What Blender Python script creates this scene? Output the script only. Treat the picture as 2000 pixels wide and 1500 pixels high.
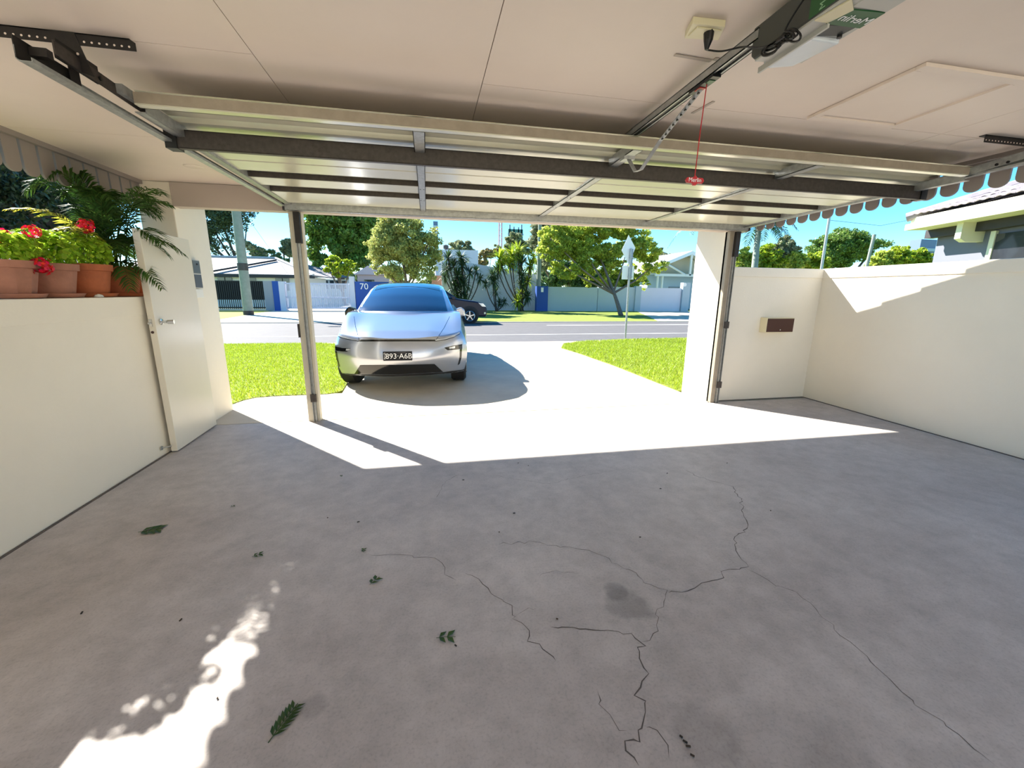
import bpy, bmesh, math, random
import numpy as np
from mathutils import Vector, Matrix, Euler
from mathutils.bvhtree import BVHTree
random.seed(7); RNG = np.random.default_rng(7)
for o in list(bpy.data.objects): bpy.data.objects.remove(o)
SC = bpy.context.scene
COL = SC.collection
PI = math.pi
# ------------------------------------------------------------ camera
F_PX, PITCH, YAW, ROLL, CAM_H = 804.08, 0.219966, 0.199573, -0.011018, 1.5
_cy, _sy = math.cos(YAW), math.sin(YAW)
_r0 = Vector((_cy, -_sy, 0)); _fw = Vector((_sy*math.cos(PITCH), _cy*math.cos(PITCH), -math.sin(PITCH)))
_d0 = _fw.cross(_r0)
_R = _r0*math.cos(ROLL) + _d0*math.sin(ROLL); _D = -_r0*math.sin(ROLL) + _d0*math.cos(ROLL)
CP = Vector((0, 0, CAM_H))
cam = bpy.data.cameras.new('camera'); co = bpy.data.objects.new('camera', cam); COL.objects.link(co)
cam.sensor_width = 36; cam.lens = F_PX/2000*36; cam.clip_start = 0.05; cam.clip_end = 2000
m3 = Matrix((_R, -_D, -_fw)).transposed()
co.matrix_world = Matrix.Translation(CP) @ m3.to_4x4()
SC.camera = co
# ------------------------------------------------------------ light
SUN_D = Vector((0.88, -1.0, -1.02)).normalized()
SUN_E = 5.2; SKY_E = 0.095; SKY_SAT = 1.35; EXPO = 1.85
SC.view_settings.view_transform = 'Standard'; SC.view_settings.look = 'None'
SC.view_settings.exposure = EXPO; SC.view_settings.gamma = 1.0
SC.view_settings.use_curve_mapping = False
w = bpy.data.worlds.new('sky'); SC.world = w; w.use_nodes = True
nt = w.node_tree; nt.nodes.clear()
sky = nt.nodes.new('ShaderNodeTexSky'); sky.sky_type = 'NISHITA'; sky.sun_disc = False
sky.sun_elevation = math.asin(-SUN_D.z); sky.sun_rotation = math.atan2(-SUN_D.x, -SUN_D.y)
sky.air_density = 0.75; sky.dust_density = 0.05; sky.ozone_density = 1.5
hs = nt.nodes.new('ShaderNodeHueSaturation'); hs.inputs['Saturation'].default_value = SKY_SAT; hs.inputs['Hue'].default_value = 0.492
tint = nt.nodes.new('ShaderNodeMixRGB'); tint.blend_type = 'MULTIPLY'; tint.inputs[0].default_value = 1; tint.inputs[2].default_value = (0.78, 0.96, 1.0, 1)
bg = nt.nodes.new('ShaderNodeBackground'); bg.inputs[1].default_value = SKY_E
wo = nt.nodes.new('ShaderNodeOutputWorld')
nt.links.new(sky.outputs[0], hs.inputs['Color']); nt.links.new(hs.outputs[0], tint.inputs[1]); nt.links.new(tint.outputs[0], bg.inputs[0]); nt.links.new(bg.outputs[0], wo.inputs[0])
sl = bpy.data.lights.new('sun', 'SUN'); sl.energy = SUN_E; sl.angle = math.radians(0.55); sl.color = (1, 0.955, 0.87)
so = bpy.data.objects.new('sun', sl); COL.objects.link(so); so.location = (-10, 15, 20)
so.rotation_euler = SUN_D.to_track_quat('-Z', 'Y').to_euler()
# ------------------------------------------------------------ measuring helpers (photo pixel -> point in the place)
def ray(px, py): return _R*((px-1000)/F_PX) + _D*((py-750)/F_PX) + _fw
def G(px, py, z=0.0):
    d = ray(px, py); return CP + d*((z-CAM_H)/d.z)
def AY(px, py, Y):
    d = ray(px, py); return CP + d*(Y/d.y)
def AX(px, py, X):
    d = ray(px, py); return CP + d*(X/d.x)
# ------------------------------------------------------------ materials
def s(r, g, b):
    f = lambda c: (c/255/12.92) if c/255 <= 0.04045 else ((c/255+0.055)/1.055)**2.4
    return (f(r), f(g), f(b), 1)
MATS = {}
def mat(name, col, rough=0.6, metal=0.0, noise=None, bump=None, coat=0.0, spec=None, rnd=0.0, dark=None, emit=0, transl=0.0):
    m = bpy.data.materials.new(name); m.use_nodes = True; t = m.node_tree; n = t.nodes; L = t.links
    p = n['Principled BSDF']; p.inputs['Roughness'].default_value = rough; p.inputs['Metallic'].default_value = metal
    p.inputs['Coat Weight'].default_value = coat; p.inputs['Coat Roughness'].default_value = 0.04
    if spec is not None: p.inputs['Specular IOR Level'].default_value = spec
    cs = None
    tc = n.new('ShaderNodeTexCoord')
    if noise:
        sc_, amt = noise
        nz = n.new('ShaderNodeTexNoise'); nz.inputs['Scale'].default_value = sc_; nz.inputs['Detail'].default_value = 6; nz.inputs['Roughness'].default_value = 0.65
        L.new(tc.outputs['Object'], nz.inputs['Vector'])
        cr = n.new('ShaderNodeValToRGB'); cr.color_ramp.elements[0].position = 0.3; cr.color_ramp.elements[1].position = 0.72
        d = dark if dark else tuple(c*(1-amt) for c in col[:3])+(1,)
        cr.color_ramp.elements[0].color = d; cr.color_ramp.elements[1].color = tuple(min(1, c*(1+amt*0.5)) for c in col[:3])+(1,)
        L.new(nz.outputs['Fac'], cr.inputs['Fac']); cs = cr.outputs['Color']
    if rnd:
        g = n.new('ShaderNodeNewGeometry'); mx = n.new('ShaderNodeHueSaturation')
        mr = n.new('ShaderNodeMapRange'); mr.inputs['To Min'].default_value = 1-rnd; mr.inputs['To Max'].default_value = 1+rnd
        L.new(g.outputs['Random Per Island'], mr.inputs['Value']); L.new(mr.outputs[0], mx.inputs['Value'])
        mh = n.new('ShaderNodeMapRange'); mh.inputs['To Min'].default_value = 0.5-rnd*0.06; mh.inputs['To Max'].default_value = 0.5+rnd*0.05
        mul = n.new('ShaderNodeMath'); mul.operation = 'FRACT'; m2 = n.new('ShaderNodeMath'); m2.operation = 'MULTIPLY'; m2.inputs[1].default_value = 17.3
        L.new(g.outputs['Random Per Island'], m2.inputs[0]); L.new(m2.outputs[0], mul.inputs[0]); L.new(mul.outputs[0], mh.inputs['Value']); L.new(mh.outputs[0], mx.inputs['Hue'])
        if cs: L.new(cs, mx.inputs['Color'])
        else: mx.inputs['Color'].default_value = col
        cs = mx.outputs['Color']
    if cs: L.new(cs, p.inputs['Base Color'])
    else: p.inputs['Base Color'].default_value = col
    if bump:
        bz = n.new('ShaderNodeTexNoise'); bz.inputs['Scale'].default_value = bump[0]; bz.inputs['Detail'].default_value = 4
        L.new(tc.outputs['Object'], bz.inputs['Vector'])
        bp = n.new('ShaderNodeBump'); bp.inputs['Strength'].default_value = bump[1]; bp.inputs['Distance'].default_value = 0.01
        L.new(bz.outputs['Fac'], bp.inputs['Height']); L.new(bp.outputs[0], p.inputs['Normal'])
    if emit:
        p.inputs['Emission Color'].default_value = col; p.inputs['Emission Strength'].default_value = emit
    if transl:
        tr = n.new('ShaderNodeBsdfTranslucent'); ms = n.new('ShaderNodeMixShader'); ms.inputs[0].default_value = transl
        if cs: L.new(cs, tr.inputs['Color'])
        else: tr.inputs['Color'].default_value = col
        out = n['Material Output']; L.new(p.outputs[0], ms.inputs[1]); L.new(tr.outputs[0], ms.inputs[2]); L.new(ms.outputs[0], out.inputs['Surface'])
    MATS[name] = m; return m
wall_m = mat('painted_masonry', s(238, 229, 211), 0.55, noise=(0.9, 0.05), bump=(60, 0.15))
white_m = mat('white_paint', s(232, 230, 222), 0.45, noise=(2, 0.03))
ceil_m = mat('ceiling_paint', s(233, 217, 203), 0.5, noise=(1.2, 0.05), bump=(25, 0.04))
door_m = mat('satin_door_paint', s(226, 219, 202), 0.32, noise=(1.5, 0.03))
fringe_m = mat('taupe_timber_paint', s(144, 134, 128), 0.6, noise=(3, 0.08))
galv = mat('galvanised_steel', s(172, 174, 172), 0.42, 0.55, noise=(28, 0.28))
galv_dk = mat('weathered_steel_and_shade', s(78, 72, 68), 0.5, 0.5, noise=(40, 0.3))  # also colours the painted shade strips on the door ribs
black_st = mat('black_bracket_steel', s(46, 42, 40), 0.5, 0.4, noise=(30, 0.3))
skin_m = mat('cream_steel_skin', s(216, 212, 190), 0.22, 0.15, noise=(2.5, 0.06))
rail_m = mat('pale_timber_rail', s(160, 148, 130), 0.5, 0.1, noise=(12, 0.15))
blackp = mat('black_plastic', s(20, 20, 20), 0.4)
dkgrey = mat('dark_grey_plastic', s(72, 74, 70), 0.5)
cream = mat('cream_plastic', s(226, 216, 180), 0.4)
ltgrey = mat('light_grey_plastic', s(190, 188, 180), 0.35)
green_l = mat('green_label', s(38, 92, 48), 0.4)
red_m = mat('red_plastic', s(190, 22, 34), 0.35)
whitetxt = mat('white_print', s(240, 240, 240), 0.5)
chrome = mat('chrome', s(210, 212, 215), 0.12, 1.0)
terra = mat('terracotta', s(172, 94, 54), 0.75, noise=(9, 0.22), bump=(40, 0.2))
terra2 = mat('pale_terracotta', s(166, 114, 92), 0.8, noise=(9, 0.2), bump=(40, 0.2))
soil = mat('soil', s(60, 45, 34), 0.95)
gran = mat('geranium_leaf', s(158, 192, 56), 0.6, rnd=0.35, transl=0.5, spec=.3)
palm_l = mat('palm_leaf', s(62, 92, 36), 0.6, rnd=0.4, transl=0.3, spec=.25)
palm_y = mat('yellowing_palm_leaf', s(176, 172, 60), 0.45, rnd=0.3, transl=0.5)
petal = mat('red_petal', s(214, 16, 34), 0.5, rnd=0.3, transl=0.3)
stem_m = mat('green_stem', s(120, 140, 60), 0.5)
bark = mat('bark', s(120, 104, 90), 0.9, noise=(8, 0.35), bump=(20, 0.5))
bark_d = mat('dark_bark', s(78, 68, 64), 0.9, noise=(8, 0.35))
asph = mat('asphalt', s(94, 92, 93), 0.85, noise=(3, 0.14), bump=(150, 0.3))
drive_m = mat('driveway_concrete', s(206, 193, 172), 0.8, noise=(1.6, 0.14), bump=(120, 0.2))
paint_w = mat('road_line_paint', s(225, 225, 220), 0.7)
lawn_b = mat('lawn_ground', s(126, 140, 42), 0.95, noise=(5, 0.3))
blade_m = mat('grass_blade', s(154, 174, 46), 0.5, rnd=0.4, transl=0.4)
earth = mat('ground_far', s(110, 128, 60), 0.95, noise=(0.5, 0.3))
silver = mat('silver_car_paint', s(186, 190, 200), 0.28, 0.75, coat=1.0)
navy_glass = mat('dark_windscreen', s(34, 50, 80), 0.06, 0.2, coat=1.0, spec=0.9)
gloss_blk = mat('gloss_black', s(14, 14, 16), 0.15, coat=0.6)
matt_blk = mat('matt_black_trim', s(26, 26, 27), 0.6)
tyre = mat('tyre_rubber', s(24, 24, 25), 0.75)
alloy = mat('alloy_wheel', s(190, 192, 196), 0.25, 0.9)
lampgl = mat('lamp_glass', s(200, 205, 210), 0.08, 0.3, coat=1)
suv_p = mat('dark_blue_paint', s(24, 26, 44), 0.35, 0.0, spec=.4)
letter_br = mat('brown_metal', s(74, 44, 36), 0.4, 0.1)
blue_p = mat('blue_paint', s(22, 74, 160), 0.6, noise=(1, 0.05))
fence_blk = mat('black_fence_metal', s(24, 24, 34), 0.5)
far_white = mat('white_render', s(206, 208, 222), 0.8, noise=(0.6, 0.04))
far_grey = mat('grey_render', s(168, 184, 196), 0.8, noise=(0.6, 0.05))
tile_m = mat('roof_tile', s(188, 184, 182), 0.75, noise=(3, 0.2))
tile_dk = mat('weathered_roof_tile', s(150, 142, 148), 0.75, noise=(6, 0.35))
fascia_dk = mat('dark_fascia', s(50, 46, 46), 0.6)
pink = mat('pink_render', s(222, 190, 180), 0.8)
win_m = mat('window_glass', s(46, 48, 54), 0.1, coat=1)
pole_g = mat('weathered_pole', s(136, 146, 134), 0.85, noise=(4, 0.18))
sign_b = mat('sign_back', s(236, 238, 240), 0.5)
cyl_m = mat('sign_clamp', s(150, 150, 158), 0.4, 0.6)
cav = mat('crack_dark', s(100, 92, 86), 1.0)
joint_m = mat('joint_filler', s(160, 142, 128), .9)
dry_leaf = mat('fallen_leaf', s(56, 84, 30), 0.6, rnd=0.2, transl=0.2)
gutter_m = mat('cream_gutter', s(230, 226, 196), 0.5)
neigh_w = mat('grey_neighbour_wall', s(112, 114, 126), 0.7, noise=(2, 0.04))
cable_m = mat('wire', s(50, 52, 56), 0.6)
lens_m = mat('lamp_lens', s(228, 234, 240), 0.15, 0.0, coat=0.6)
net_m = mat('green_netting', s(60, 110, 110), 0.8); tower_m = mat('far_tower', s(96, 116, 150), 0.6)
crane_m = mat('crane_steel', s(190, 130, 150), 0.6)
def leafmat(name, c, r=0.35, t=0.45): return mat(name, s(*c), 0.5, rnd=r, transl=t)
# garage floor: stained concrete
def floor_material():
    m = bpy.data.materials.new('garage_concrete'); m.use_nodes = True; t = m.node_tree; n = t.nodes; L = t.links
    p = n['Principled BSDF']; tc = n.new('ShaderNodeTexCoord')
    def nz(sc_, det=6, ro=0.6):
        a = n.new('ShaderNodeTexNoise'); a.inputs['Scale'].default_value = sc_; a.inputs['Detail'].default_value = det; a.inputs['Roughness'].default_value = ro
        L.new(tc.outputs['Object'], a.inputs['Vector']); return a
    a = nz(0.8); b = nz(7, 8, 0.7); c = nz(90, 3)
    r1 = n.new('ShaderNodeValToRGB'); r1.color_ramp.elements[0].position = .3; r1.color_ramp.elements[1].position = .7
    r1.color_ramp.elements[0].color = s(184, 174, 168); r1.color_ramp.elements[1].color = s(206, 197, 191)
    L.new(a.outputs['Fac'], r1.inputs['Fac'])
    r2 = n.new('ShaderNodeValToRGB'); r2.color_ramp.elements[0].position = .3; r2.color_ramp.elements[1].position = .62
    r2.color_ramp.elements[0].color = (.74, .74, .73, 1); r2.color_ramp.elements[1].color = (1, 1, 1, 1)
    L.new(b.outputs['Fac'], r2.inputs['Fac'])
    r3 = n.new('ShaderNodeValToRGB'); r3.color_ramp.elements[0].position = .25; r3.color_ramp.elements[1].position = .5
    r3.color_ramp.elements[0].color = (.8, .8, .8, 1); r3.color_ramp.elements[1].color = (1, 1, 1, 1)
    L.new(c.outputs['Fac'], r3.inputs['Fac'])
    def mul(x, y):
        k = n.new('ShaderNodeMixRGB'); k.blend_type = 'MULTIPLY'; k.inputs[0].default_value = 1; L.new(x, k.inputs[1]); L.new(y, k.inputs[2]); return k.outputs[0]
    cur = mul(mul(r1.outputs[0], r2.outputs[0]), r3.outputs[0])
    dis = nz(6, 3)
    for (px, py, rad, dk) in [(1230, 1180, .11, .72), (1205, 1155, .06, .75), (613, 1380, .05, .8), (1560, 1500, .25, .85), (1380, 1440, .12, .8)]:
        g = G(px, py)
        sub = n.new('ShaderNodeVectorMath'); sub.operation = 'DISTANCE'; geo = n.new('ShaderNodeNewGeometry')
        L.new(geo.outputs['Position'], sub.inputs[0]); sub.inputs[1].default_value = g
        ad = n.new('ShaderNodeMath'); ad.operation = 'MULTIPLY_ADD'; L.new(dis.outputs['Fac'], ad.inputs[0]); ad.inputs[1].default_value = rad*1.6; L.new(sub.outputs['Value'], ad.inputs[2])
        mr = n.new('ShaderNodeMapRange'); mr.inputs['From Min'].default_value = rad*1.55; mr.inputs['From Max'].default_value = rad*1.95
        mr.inputs['To Min'].default_value = dk; mr.inputs['To Max'].default_value = 1; L.new(ad.outputs[0], mr.inputs['Value'])
        cur = mul(cur, mr.outputs[0])
    L.new(cur, p.inputs['Base Color'])
    rr = n.new('ShaderNodeMapRange'); rr.inputs['To Min'].default_value = .5; rr.inputs['To Max'].default_value = .72; L.new(b.outputs['Fac'], rr.inputs['Value']); L.new(rr.outputs[0], p.inputs['Roughness'])
    bp = n.new('ShaderNodeBump'); bp.inputs['Strength'].default_value = .12; bp.inputs['Distance'].default_value = .01
    L.new(b.outputs['Fac'], bp.inputs['Height']); L.new(bp.outputs[0], p.inputs['Normal'])
    return m
floor_m = floor_material()
# ------------------------------------------------------------ mesh builder
class MB:
    def __init__(s_): s_.v = []; s_.f = []
    def add(s_, vs, fs):
        b = len(s_.v); s_.v += [tuple(v) for v in vs]; s_.f += [tuple(i+b for i in f) for f in fs]; return s_
    def box(s_, a, b):
        x0, y0, z0 = [min(a[i], b[i]) for i in range(3)]; x1, y1, z1 = [max(a[i], b[i]) for i in range(3)]
        return s_.add([(x0,y0,z0),(x1,y0,z0),(x1,y1,z0),(x0,y1,z0),(x0,y0,z1),(x1,y0,z1),(x1,y1,z1),(x0,y1,z1)],
                      [(0,3,2,1),(4,5,6,7),(0,1,5,4),(1,2,6,5),(2,3,7,6),(3,0,4,7)])
    def obox(s_, c, size, rot):
        m = rot.to_matrix() if hasattr(rot, 'to_matrix') else rot
        h = [x/2 for x in size]; vs = []
        for z in (-1, 1):
            for x, y in ((-1,-1),(1,-1),(1,1),(-1,1)): vs.append(Vector(c)+m@Vector((x*h[0], y*h[1], z*h[2])))
        return s_.add(vs, [(0,3,2,1),(4,5,6,7),(0,1,5,4),(1,2,6,5),(2,3,7,6),(3,0,4,7)])
    def prism(s_, poly, d):       # poly: 3D points, d: extrude vector
        n = len(poly); d = Vector(d); vs = [Vector(p) for p in poly] + [Vector(p)+d for p in poly]
        return s_.add(vs, [tuple(range(n))[::-1], tuple(range(n, 2*n))] + [(i, (i+1) % n, n+(i+1) % n, n+i) for i in range(n)])
    def tube(s_, pts, r, seg=8, caps=True):
        pts = [Vector(p) for p in pts]; rs = r if hasattr(r, '__len__') else [r]*len(pts)
        rings = []; up = None
        for i, p in enumerate(pts):
            t = (pts[min(i+1, len(pts)-1)] - pts[max(i-1, 0)]).normalized()
            if up is None: up = Vector((0,0,1)) if abs(t.z) < .9 else Vector((1,0,0))
            a = t.cross(up).normalized(); b = a.cross(t).normalized(); up = b
            rings.append([p + (a*math.cos(2*PI*k/seg)+b*math.sin(2*PI*k/seg))*rs[i] for k in range(seg)])
        vs = [v for q in rings for v in q]; fs = []
        for i in range(len(pts)-1):
            for k in range(seg):
                k2 = (k+1) % seg; fs.append((i*seg+k, i*seg+k2, (i+1)*seg+k2, (i+1)*seg+k))
        if caps: fs += [tuple(range(seg))[::-1], tuple((len(pts)-1)*seg+k for k in range(seg))]
        return s_.add(vs, fs)
    def lathe(s_, prof, c, seg=28, axis='z'):   # prof [(r,h)]
        vs = []; fs = []
        for r, h in prof:
            for k in range(seg):
                a = 2*PI*k/seg; x, y = r*math.cos(a), r*math.sin(a)
                p = (x, y, h) if axis == 'z' else ((h, x, y) if axis == 'x' else (x, h, y))
                vs.append((c[0]+p[0], c[1]+p[1], c[2]+p[2]))
        for i in range(len(prof)-1):
            for k in range(seg):
                k2 = (k+1) % seg; fs.append((i*seg+k, i*seg+k2, (i+1)*seg+k2, (i+1)*seg+k))
        fs += [tuple(range(seg))[::-1], tuple((len(prof)-1)*seg+k for k in range(seg))]
        return s_.add(vs, fs)
    def grid(s_, P):               # P[i][j] points
        n, m = len(P), len(P[0]); vs = [p for r in P for p in r]
        return s_.add(vs, [(i*m+j, i*m+j+1, (i+1)*m+j+1, (i+1)*m+j) for i in range(n-1) for j in range(m-1)])
def ring(mb, c, R, r_, axis, n=28):
    P = []
    for k in range(n+1):
        a = 2*PI*k/n; x, y = R*math.cos(a), R*math.sin(a); P.append(Vector(c)+Vector((0, x, y) if axis == 'x' else (x, 0, y)))
    return mb.tube(P, r_, 6, False)
WL = {}
def part(name, mb, m, parent=None, smooth=False, bevel=0, label=None, kind=None, local=False, solid=0, normals=True):
    me = bpy.data.meshes.new(name)
    V = np.array([tuple(v) for v in mb.v], dtype=float)
    lo, hi = V.min(0), V.max(0); c = (lo+hi)/2; c[2] = lo[2]
    me.from_pydata((V-c).tolist(), [], mb.f)
    if normals and len(mb.f) < 60000:
        bm = bmesh.new(); bm.from_mesh(me); bmesh.ops.recalc_face_normals(bm, faces=bm.faces); bm.to_mesh(me); bm.free()
    me.update(); me.materials.append(m)
    o = bpy.data.objects.new(name, me); COL.objects.link(o)
    if smooth:
        me.polygons.foreach_set('use_smooth', [True]*len(me.polygons))
        if smooth is not True:
            try: me.set_sharp_from_angle(angle=smooth)
            except Exception: pass
    base = Vector(c)
    if parent is not None:
        o.parent = parent; o.location = base - (WL.get(parent.name, Vector((0,0,0))))
    else: o.location = base
    WL[o.name] = base
    if bevel:
        b = o.modifiers.new('bevel', 'BEVEL'); b.width = bevel; b.segments = 2; b.limit_method = 'ANGLE'
    if solid:
        so_ = o.modifiers.new('solid', 'SOLIDIFY'); so_.thickness = solid; so_.offset = 1
    if label: o['label'] = label
    if kind: o['kind'] = kind
    return o
def tag(o, label, cat, group=None, kind=None):
    o['label'] = label; o['category'] = cat
    if group: o['group'] = group
    if kind: o['kind'] = kind
    return o
def thing(name, label, cat, loc=(0,0,0), group=None, rz=0):
    o = bpy.data.objects.new(name, None); COL.objects.link(o); o.location = loc; o.rotation_euler = (0,0,rz); o.empty_display_size = .1
    WL[o.name] = Vector(loc)
    return tag(o, label, cat, group)
def struct(name, mb, m, **k):
    o = part(name, mb, m, **k); o['kind'] = 'structure'; return o
def box(a, b): return MB().box(a, b)
def text(name, st, size, loc, right, up, m, parent, depth=0.001, center=True):
    cu = bpy.data.curves.new(name, 'FONT'); cu.body = st; cu.size = size; cu.extrude = depth
    if center: cu.align_x = 'CENTER'; cu.align_y = 'CENTER'
    to = bpy.data.objects.new('tmp', cu); COL.objects.link(to)
    dg = bpy.context.evaluated_depsgraph_get(); me = bpy.data.meshes.new_from_object(to.evaluated_get(dg))
    bpy.data.objects.remove(to); bpy.data.curves.remove(cu)
    r = Vector(right).normalized(); u = Vector(up).normalized(); nn = r.cross(u)
    mb = MB(); mb.v = [tuple(Vector(loc)+r*v.co.x+u*v.co.y+nn*v.co.z) for v in me.vertices]; mb.f = [tuple(p.vertices) for p in me.polygons]
    bpy.data.meshes.remove(me)
    return part(name, mb, m, parent)
def dup(root, loc, label=None, rz=None, scale=None):
    r = root.copy(); COL.objects.link(r); r.location = loc; WL[r.name] = Vector(loc)
    if rz is not None: r.rotation_euler = (0,0,rz)
    if scale: r.scale = (scale,)*3
    if label: r['label'] = label
    for ch in list(root.children):
        c = ch.copy(); COL.objects.link(c); c.parent = r
        for g in list(ch.children):
            d = g.copy(); COL.objects.link(d); d.parent = c
    return r
def instance(o, parent, off, rot=None):      # another piece sharing the mesh
    c = o.copy(); COL.objects.link(c); c.parent = parent; c.location = off
    if rot is not None: c.rotation_euler = rot
    return c
# ============================================================ SETTING
XL, XR, YW = -2.42, 5.5, 5.0
struct('floor', box((-2.44, -2.2, -0.2), (XR, 4.985, 0)), floor_m)
fl = bpy.data.objects['floor']
# cracks in the slab
def zpx(l): return [(600+x/2.2222, 900+y/2.2222) for x, y in l]
CR = [zpx([(270,410),(400,408),(550,420),(590,450),(600,490),(650,520)]),
 zpx([(690,490),(760,530),(800,570),(860,610),(900,655),(900,690),(945,720),(970,790),(1035,810),(1080,870)]),
 zpx([(1040,715),(1150,730),(1300,740),(1410,755),(1445,790),(1440,830),(1465,930),(1440,1010),(1470,1060),(1465,1155),(1420,1195),(1380,1200),(1385,1260),(1440,1325)]),
 zpx([(1445,790),(1500,760),(1525,720),(1515,680),(1560,600),(1560,570),(1540,550),(1470,530),(1440,500),(1330,440),(1240,390),(1150,375),(1100,370),(960,350),(830,365)]),
 zpx([(1560,570),(1650,570),(1700,545),(1800,510),(1810,480),(1910,460),(1860,390),(1850,340),(1920,280),(1890,230),(1890,180),(1840,110),(1700,70),(1640,40)]),
 zpx([(1380,1190),(1320,1110),(1260,1000)]), zpx([(1465,1155),(1520,1180),(1570,1290)]), zpx([(560,160),(600,90),(660,60)]),
 zpx([(800,60),(900,80),(1050,100),(1200,65),(1340,40)]), zpx([(900,655),(960,650),(1000,640)]), zpx([(1000,510),(1080,480),(1160,485)]),
 [(1460,1110),(1510,1140),(1560,1160),(1620,1220),(1700,1290),(1780,1370),(1850,1420),(1950,1500)]]
CW = [.8,1.2,1.6,.9,1.5,1.2,.9,.8,.6,.6,.5,.9]
for pl, wd in zip(CR, CW):
    P = [G(*p) for p in pl]; Q = []
    for a, b in zip(P[:-1], P[1:]):
        n = max(2, int((b-a).length/.03))
        for k in range(n): Q.append(a.lerp(b, k/n) + Vector((random.gauss(0, .008), random.gauss(0, .008), 0)))
    Q.append(P[-1]); L_, R_ = [], []
    for i, q in enumerate(Q):
        t = (Q[min(i+1, len(Q)-1)] - Q[max(0, i-1)]).normalized(); nn = Vector((-t.y, t.x, 0)); hw = .0015*wd*random.uniform(.4, 1.4)*(1 if 0 < i < len(Q)-1 else .1)
        L_.append(q+nn*hw+Vector((0,0,.0006))); R_.append(q-nn*hw+Vector((0,0,.0006)))
    part('crack', MB().grid([L_, R_]), cav, fl)
struct('driveway', MB().prism([(-2.6, 5.0, -.03), (3.86, 5.0, -.03), (3.82, 5.7, -.03), (3.8, 7.95, -.03), (3.68, 9.85, -.03), (3.55, 10.8, -.03), (3.95, 11.75, -.03), (4.8, 12.35, -.03), (-3.2, 12.7, -.03), (-1.9, 12.2, -.03), (-1.55, 9, -.03), (-1.33, 6.9, -.03), (-1.3, 6.34, -.03), (-2.48, 6.27, -.03), (-2.6, 5.9, -.03)], (0,0,.03)), drive_m)
struct('ground', box((-400, -60, -.3), (400, 600, -.12)), earth)
struct('bounce_slab', box((-3, -9, -.1), (8, -2.2, -.005)), drive_m)  # unseen sunlit paving, added so light bounces up into the carport
struct('road', MB().prism([(-60, 12.75, -.08), (-3.2, 12.72, -.08), (4.8, 12.4, -.08), (7, 12.75, -.08), (60, 12.9, -.08), (60, 20.7, -.08), (-60, 21.5, -.08)], (0,0,.05)), asph)
rd = bpy.data.objects['road']
part('centre_line', MB().prism([(-60, 15.32, -.03), (60, 14.32, -.03), (60, 14.42, -.03), (-60, 15.42, -.03)], (0,0,.004)), paint_w, rd)
part('edge_line', MB().prism([(5.5, 18.9, -.03), (14, 18.9, -.03), (14, 19.05, -.03), (5.5, 19.05, -.03)], (0,0,.004)), paint_w, rd)
for nm, a in (('kerb', [(-60, 21.4), (60, 20.6), (60, 20.75), (-60, 21.55)]), ('kerb', [(4.9, 12.32), (7, 12.7), (60, 12.85), (60, 12.95), (6.9, 12.8), (4.8, 12.42)])):
    o = struct(nm, MB().prism([(x, y, -.1) for x, y in a], (0,0,.1)), drive_m)
# far verge
struct('far_verge', MB().prism([(2.0, 21.3, -.1), (60, 20.8, -.1), (60, 34, -.1), (-4.2, 34, -.1), (-3.2, 29, -.1)], (0,0,.1)), lawn_b)
struct('far_verge', MB().prism([(-60, 21.6, -.1), (-10.2, 21.4, -.1), (-11, 34, -.1), (-60, 34, -.1)], (0,0,.1)), lawn_b)
struct('far_driveway', MB().prism([(-10.2, 21.4, -.1), (2.0, 21.3, -.1), (-3.2, 29, -.1), (-4.2, 50, -.1), (-11, 50, -.1), (-11.0, 33, -.1)], (0,0,.095)), drive_m)
struct('far_driveway', MB().prism([(12.5, 21.0, -.02), (30, 21.0, -.02), (30, 33, -.02), (17.5, 33, -.02)], (0,0,.03)), drive_m)
# near lawns
def pip(x, y, poly):
    c = np.zeros(len(x), bool); n = len(poly)
    for i in range(n):
        x1, y1 = poly[i]; x2, y2 = poly[(i+1) % n]
        if y1 == y2: continue
        k = ((y1 > y) != (y2 > y)) & (x < (x2-x1)*(y-y1)/(y2-y1)+x1); c ^= k
    return c
def lawn(name, poly, label, n, box_, hgt=.05):
    o = struct(name, MB().prism([(x, y, -.08) for x, y in poly], (0,0,.088)), lawn_b)
    x = RNG.uniform(box_[0], box_[1], n*2); y = RNG.uniform(box_[2], box_[3], n*2); k = pip(x, y, poly); x, y = x[k][:n], y[k][:n]; n = len(x)
    a = RNG.uniform(0, 2*PI, n); h = RNG.uniform(.45, 1.1, n)*hgt; wd = h*.10+.0015; lx = RNG.normal(0, .35, n)*h; ly = RNG.normal(0, .35, n)*h
    V = np.zeros((n, 3, 3)); V[:, 0] = np.stack([x-np.cos(a)*wd, y-np.sin(a)*wd, np.full(n, .006)], 1)
    V[:, 1] = np.stack([x+np.cos(a)*wd, y+np.sin(a)*wd, np.full(n, .006)], 1); V[:, 2] = np.stack([x+lx, y+ly, .01+h], 1)
    return fast(name+'_grass', V.reshape(-1, 3), 3, blade_m, None, label, 'grass')
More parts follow.
